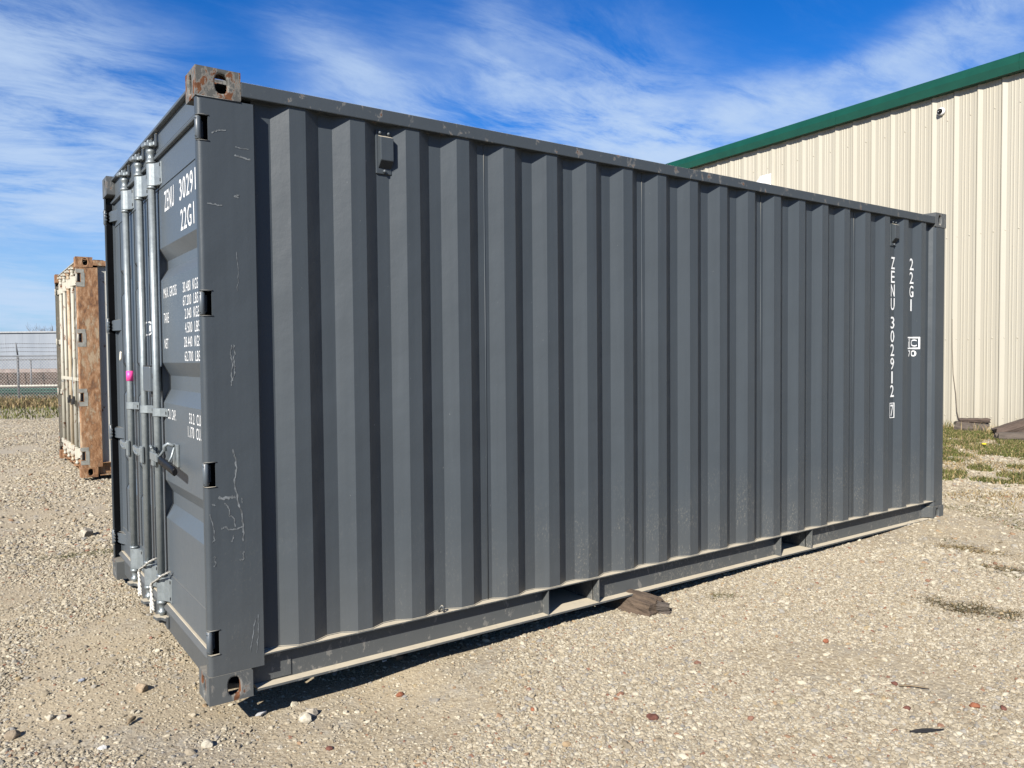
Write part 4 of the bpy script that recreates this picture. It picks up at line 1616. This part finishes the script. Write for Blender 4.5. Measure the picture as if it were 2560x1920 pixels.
GRN = [(.085, .105, .022), (.11, .125, .030), (.13, .135, .04), (.06, .08, .02), (.19, .165, .065)]
DRY = [(.34, .25, .12), (.27, .20, .10), (.40, .31, .17), (.22, .16, .085), (.16, .14, .06)]
BRN = [(.10, .075, .04), (.14, .10, .05), (.07, .06, .028), (.20, .15, .08), (.06, .065, .025)]
MIX = GRN + DRY[:3]


def wall_dist(x, y):
    return -((x - WQ.x) * WN.x + (y - WQ.y) * WN.y) * -1


def mottled(n, x0, x1, y0, y1, thr, s_, seed, cut=None):
    x = nrng.uniform(x0, x1, n)
    y = nrng.uniform(y0, y1, n)
    p = .6 * vnoise(x, y, s_, seed) + .4 * vnoise(x, y, s_ * 2.7, seed + 1)
    t = thr(x, y) if callable(thr) else thr
    k_ = p > t
    d = (x - WQ.x) * WN.x + (y - WQ.y) * WN.y
    k_ &= d > .04
    return x[k_], y[k_]


# patchy grass by the shed
x, y = mottled(190000, 7.4, 13.3, -2.0, 4.6, lambda x, y: np.clip(.62 - (x - 7.4) * .085, .24, .8), 1.5, 21)
tag(blades('grass', x, y, .012, .065, .006, GRN * 3 + DRY[:3] + BRN[:1], 1.2), 'short patchy green grass in front of the shed', 'grass')
x, y = mottled(60000, 6.5, 13.2, -2.2, 4.6, lambda x, y: np.clip(.66 - (x - 6.5) * .05, .40, .8), 1.1, 33)
tag(blades('dry_grass', x, y, .01, .045, .0045, DRY, 1.6), 'flattened dry grass mixed into the gravel near the shed', 'grass')
x, y = mottled(60000, 4.6, 11.0, -2.4, 3.4, lambda x, y: np.clip(.66 - (x - 4.6) * .02, .52, .7), 1.9, 57)
tag(blades('ground_weeds', x, y, .004, .02, .003, [(.10, .105, .03), (.075, .08, .028), (.15, .125, .05)], 5.0), 'low olive ground weeds creeping through the gravel right of the container', 'weeds')
x, y = mottled(1800, 12.6, 13.2, -2.6, 4.4, .3, 2.0, 35)
d = (x - WQ.x) * WN.x + (y - WQ.y) * WN.y
k_ = d < .45
tag(blades('weeds', x[k_], y[k_], .06, .20, .006, MIX, .9), 'taller weeds along the foot of the shed wall', 'weeds')
# tufts one can count, lying in the gravel
for (xc, yc_, lx, ly, rz, nn, hh, lab, cols) in (
        (3.77, -1.27, .26, .06, -1.25, 950, .045, 'nearest flattened brown weed clump on the gravel at right', BRN + BRN + DRY[:2]),
        (4.78, -1.08, .22, .055, -1.2, 800, .045, 'brown weed clump touching the right edge of the picture', BRN + DRY[:2]),
        (5.12, -.63, .20, .055, -1.2, 480, .04, 'small dry weed clump right of the container end', DRY + BRN[:2]),
        (2.95, -.17, .10, .03, -.5, 160, .03, 'tiny olive weed in the gravel beside the timber block', [(.16, .15, .07), (.22, .18, .09)]),
        (.0, 3.35, .42, .05, -.1, 900, .03, 'faint green weed streak on the gravel between the containers', [(.10, .11, .035), (.15, .14, .06)])):
    root = empty('weed_clump', (xc, yc_, float(gz(xc, yc_))))
    tag(root, lab, 'weed clump', 'weed clumps on the gravel')
    kk = np.minimum(nrng.geometric(.16, nn) - 1, 11)
    cu_, cv_ = (np.array([.1, -.35, .5, -.7, .3, .85, -.1, -.95, .65, -.5, .0, -.25]) + nrng.uniform(-.12, .12, 12)) * lx, nrng.uniform(-1.3, 1.3, 12) * ly
    sp_ = nrng.uniform(.08, .30, 12)
    u = cu_[kk] + nrng.normal(0, 1, nn) * lx * sp_[kk]
    v = cv_[kk] + nrng.normal(0, .55, nn) * ly
    x = xc + u * math.cos(rz) - v * math.sin(rz)
    y = yc_ + u * math.sin(rz) + v * math.cos(rz)
    blades('blades', x, y, .004, hh * .55, .0028, cols, 7.5, parent=root, base=(xc, yc_, float(gz(xc, yc_))), kind='stuff')
# dandelion
root = empty('dandelion', (10.898, 1.769, float(gz(10.898, 1.769))))
tag(root, 'single yellow dandelion flower in the grass by the shed', 'flower')
M['yellow'] = mat_plain('yellow_petals', (.85, .66, .02), .7)
mb = MB()
mb.tube([(0, 0, 0), (0, 0, .05)], .004, 6)
mb.build('stem', mat_plain('stem_green', (.10, .16, .04), .7), root)
mb = MB()
mb.lathe((0, 0, .05), [(.006, 0), (.028, .008), (.032, .016), (.020, .024), (.002, .026)], 12)
mb.build('bloom', M['yellow'], root)

# bits of white litter in the shade under the container
for x, y, lab in ((.236, .098, 'white paper scrap lying in the shadow beside the near corner casting'), (.905, .245, 'tiny white litter speck in the shade under the bottom rail')):
    mb = MB()
    k_ = 1.0 if x < .5 else .6
    mb.prism([(-.03 * k_, -.006), (-.005, -.010 * k_), (.012, -.002), (.032 * k_, .006), (.010, .009), (-.012, .006)], 0, .006)
    o = mb.build('litter', M['white'], None)
    o.location = (x, y, float(gz(x, y)) + .012)
    o.rotation_euler = (.1, .1, .25)
    tag(o, lab, 'litter')

# ------------------------------------------------------------------ behind the fence, far left
FH = Vector((.5791, .8152, 0))
RH = Vector((.8152, -.5791, 0))


def far(u, depth, z_):
    """a point at a given distance ahead of the camera, on the photo column u (2560 wide)"""
    l = (u - 1280) / 1947.3 * depth
    return Vector((CAM.x, CAM.y, 0)) + FH * depth + RH * l + Vector((0, 0, z_))


RZ = math.atan2(RH.y, RH.x)
GB = .08
# grass strip
D = 21.5
n_ = 46000
l = nrng.uniform(-24, -8, n_)
f = nrng.uniform(18.0, 27.5, n_)
x, y = CAM.x + FH.x * f + RH.x * l, CAM.y + FH.y * f + RH.y * l
tall = np.clip((f - 20.4) / 4, 0, 1)
k_ = nrng.random(n_) < (.35 + .65 * tall)
x, y, tall, f = x[k_], y[k_], tall[k_], f[k_]
s_ = (f < 21.6)
tag(blades('verge_grass', x[s_], y[s_], .03, .10, .012, GRN + [(.2, .18, .08)], .9), 'mown green verge between gravel and tall dry grass', 'grass')
s_ = ~s_
tag(blades('tall_dry_grass', x[s_], y[s_], .06, .22, .014, DRY + BRN + [(.13, .14, .05)], .9), 'tall dry grass along the chain-link fence', 'grass')

# chain-link fence
FD = 25.5
M['fence'] = mat_plain('galvanised_fence', (.17, .18, .19), .6, metal=.2)
M['fence_wire'] = mat_plain('fence_wire', (.36, .35, .33), .6, metal=.2)
for depth, toph, base_u, step_u, nm, lab, full in ((FD, 1.63, 46, 235, 'chain_link_fence', 'chain-link fence with barbed wire behind the old container', True), (31.0, 1.52, 78, 200, 'chain_link_fence', 'second lower fence standing behind the barbed wire fence', False)):
    org = far(base_u, depth, 0)
    root = empty(nm, org, RZ)
    tag(root, lab, 'fence', 'fences at the far left')
    sp = step_u / 1947.3 * depth
    post = None
    for k_ in range(-2, 5):
        mb = MB()
        mb.tube([(0, 0, -.1), (0, 0, toph)], .036 if full else .028, 8)
        if full:
            mb.tube([(0, 0, toph), (-.02, -.06, toph + .40)], .026, 6)
        if post is None:
            post = mb.build('post', M['fence'], root)
            post.location = (k_ * sp, 0, 0)
        else:
            dup_piece(post, root, (k_ * sp, 0, 0))
    xa_, xb_ = -2 * sp, 4 * sp
    mb = MB()
    mb.tube([(xa_, -.03, toph - .03), (xb_, -.03, toph - .03)], .026, 6)
    mb.build('top_rail', M['fence'], root)
    if full:
        for q in range(3):
            mb = MB()
            t_ = (q + .9) / 3.1
            pts = []
            for k_ in range(61):
                xx = xa_ + (xb_ - xa_) * k_ / 60
                pts.append((xx, -.06 * t_, toph + .40 * t_ - .02 * math.sin(math.pi * ((xx / sp) % 1))))
            mb.tube(pts, .006, 4)
            for k_ in range(0, 240):
                xx = xa_ + (xb_ - xa_) * (k_ + .5) / 240
                zz = toph + .40 * t_ - .02 * math.sin(math.pi * ((xx / sp) % 1))
                mb.box((xx - .006, -.06 * t_ - .012, zz - .014), (xx + .006, -.06 * t_ + .012, zz + .014))
            mb.build('barbed_wire', M['fence'], root)
        mb = MB()
        hgt = toph - .06
        st = .105
        k_ = 0
        xx = xa_ - hgt
        w = .008
        while xx < xb_:
            for s_, yy in ((1, -.045), (-1, -.055)):
                xs_, xe_ = (xx, xx + hgt) if s_ > 0 else (xx + hgt, xx)
                za, zb = .02, hgt
                if xs_ < xa_ or xe_ < xa_ or xs_ > xb_ or xe_ > xb_:
                    continue
                mb.add([(xs_ - w, yy, za), (xs_ + w, yy, za), (xe_ + w, yy, zb), (xe_ - w, yy, zb), (xs_, yy - .006, za), (xe_, yy - .006, zb)],
                       [(0, 1, 2, 3), (1, 4, 5, 2), (4, 0, 3, 5)])
            xx += st
        ml = mb.build('chain_link', M['fence_wire'], root, normals=False)
        ml['kind'] = 'stuff'


def far_box(mb, u0, u1, dep, z0, z1, thick, org):
    a = far(u0, dep, 0)
    b_ = far(u1, dep, 0)
    l0, l1 = (a - org).dot(RH), (b_ - org).dot(RH)
    mb.box((l0, 0, z0), (l1, thick, z1))
    return mb


# white pipe, green beams, brown stack
org = far(60, 28.0, 0)
M['pipe'] = mat_plain('cream_pipe', (.45, .42, .35), .5)
mb = MB()
mb.tube([(-9, .1, .525), (9, .1, .545)], .045, 10)
o = mb.build('pipe', M['pipe'], None)
o.location = org
o.rotation_euler = (0, 0, RZ)
tag(o, 'long cream pipe lying across the top of the green beams', 'pipe')
M['greenbeam'] = mat_plain('green_beam_paint', (.012, .15, .10), .5, var=.25, scale=2)
root = empty('green_beams', org, RZ)
tag(root, 'stack of long green steel beams behind the fence', 'beams')
for r_i, (zz, y0, ln, sh) in enumerate(((.20, .0, 8.0, .3), (.32, -.05, 8.6, -.4), (.34, .34, 8.2, .2), (.22, .40, 8.2, -.2))):
    mb = MB()
    mb.box((-ln + sh, y0, zz), (ln + sh, y0 + .30, zz + .02))
    mb.box((-ln + sh, y0, zz + .095), (ln + sh, y0 + .30, zz + .115))
    mb.box((-ln + sh, y0 + .13, zz + .0201), (ln + sh, y0 + .16, zz + .0949))
    mb.build('beam', M['greenbeam'], root)
M['rustbeam'] = mat_plain('rusty_beam', (.075, .05, .037), .85, var=.5, scale=2.5)
mb = MB()
mb.box((-8.5, .3, .455), (8.5, .6, .478))
mb.build('rusty_plate', M['rustbeam'], root)
for xx in (-5.2, -1.3, .25, .95, 1.9, 4.5):
    mb = MB()
    mb.box((xx, -.1, .0), (xx + .25, .75, .198))
    mb.build('support', M['dark'], root)
org = far(60, 34.0, 0)
root = empty('rusty_stack', org, RZ)
tag(root, 'long rusty brown stack of steel behind the green beams', 'steel stack')
for k_, (z0, z1, sh, dp) in enumerate(((.08, .36, 0, 1.2), (.37, .66, .5, 1.15), (.67, .93, -.3, 1.2))):
    mb = MB()
    mb.box((-10 + sh, -.02 * k_, z0), (10 + sh, dp, z1))
    for q in range(26):
        xx = -9.8 + sh + q * .78
        mb.box((xx, -.045 - .02 * k_, z0 + .01), (xx + .05, -.02 * k_ - .001, z1 - .01))
    mb.build('layer', M['rustbeam'], root)
M['dustpink'] = mat_plain('dusty_pink_plate', (.28, .225, .20), .8, var=.25, scale=3)
mb = MB()
mb.box((-10, -.06, .935), (10, 1.2, 1.09))
mb.build('cover_plate', M['dustpink'], root)

# pale building
def mat_pale():
    m, g, b, geo = mat_new('pale_streaked_sheet')
    P = geo.outputs['Position']
    st = g.noise(g.vm('MULTIPLY', P, (1.1, 1.1, .12)), 1.0, 5, .65)
    c = g.ramp(st, [(.3, (.155, .185, .225)), (.5, (.205, .235, .275)), (.7, (.25, .28, .32))])
    setcol(g, b, c)
    b.inputs['Roughness'].default_value = .6
    return m


M['pale'] = mat_pale()
D2 = 46.0
org = far(60, D2, 0)
root = empty('pale_building', org, RZ)
tag(root, 'long low pale grey building with a dark roof edge beyond the fence', 'building')
pw_ = 1.0
mb = MB()
mb.box((0, 0, 0), (pw_ - .005, .06, 3.10))
pp = mb.build('wall_panel', M['pale'], root)
pp.location = (-9, 0, 0)
for k_ in range(-8, 14):
    dup_piece(pp, root, (k_ * pw_, 0, 0))
mb = MB()
mb.box((-9.1, -.10, 3.105), (14.1, .06, 3.19))
mb.build('roof_edge', M['steel'], root)
mb = MB()
mb.box((-9.0, .0605, 0), (14.0, 9, 3.10))
mb.build('building_body', M['pale'], root)

# bare shrub tops behind it
M['bark'] = mat_plain('bare_twigs', (.15, .13, .115), .9)
root = empty('bare_tree', far(130, 50.0 + 8, 0), RZ)
tag(root, 'bare leafless shrub rising behind the pale building', 'tree')
mb = MB()
mb.tube([(0, 0, 0), (.02, 0, 1.2), (-.03, .03, 2.6)], [.08, .06, .04], 7)
mb.build('trunk', M['bark'], root)
mb = MB()
for k_ in range(34):
    x0 = rng.uniform(-1.6, 1.6)
    tz = rng.uniform(3.3, 4.15)
    p0 = Vector((x0 * .25, rng.uniform(-.2, .2), rng.uniform(1.4, 2.5)))
    p2 = Vector((x0, rng.uniform(-.6, .6), tz))
    p1 = p0.lerp(p2, .55) + Vector((rng.uniform(-.1, .1), 0, .1))
    mb.tube([p0, p1, p2], [.022, .014, .006], 4)
    for j in range(4):
        q = p1.lerp(p2, rng.uniform(.1, .9))
        mb.tube([q, q + Vector((rng.uniform(-.22, .22), rng.uniform(-.1, .1), rng.uniform(.15, .4)))], [.009, .004], 4)
mb.build('branches', M['bark'], root)
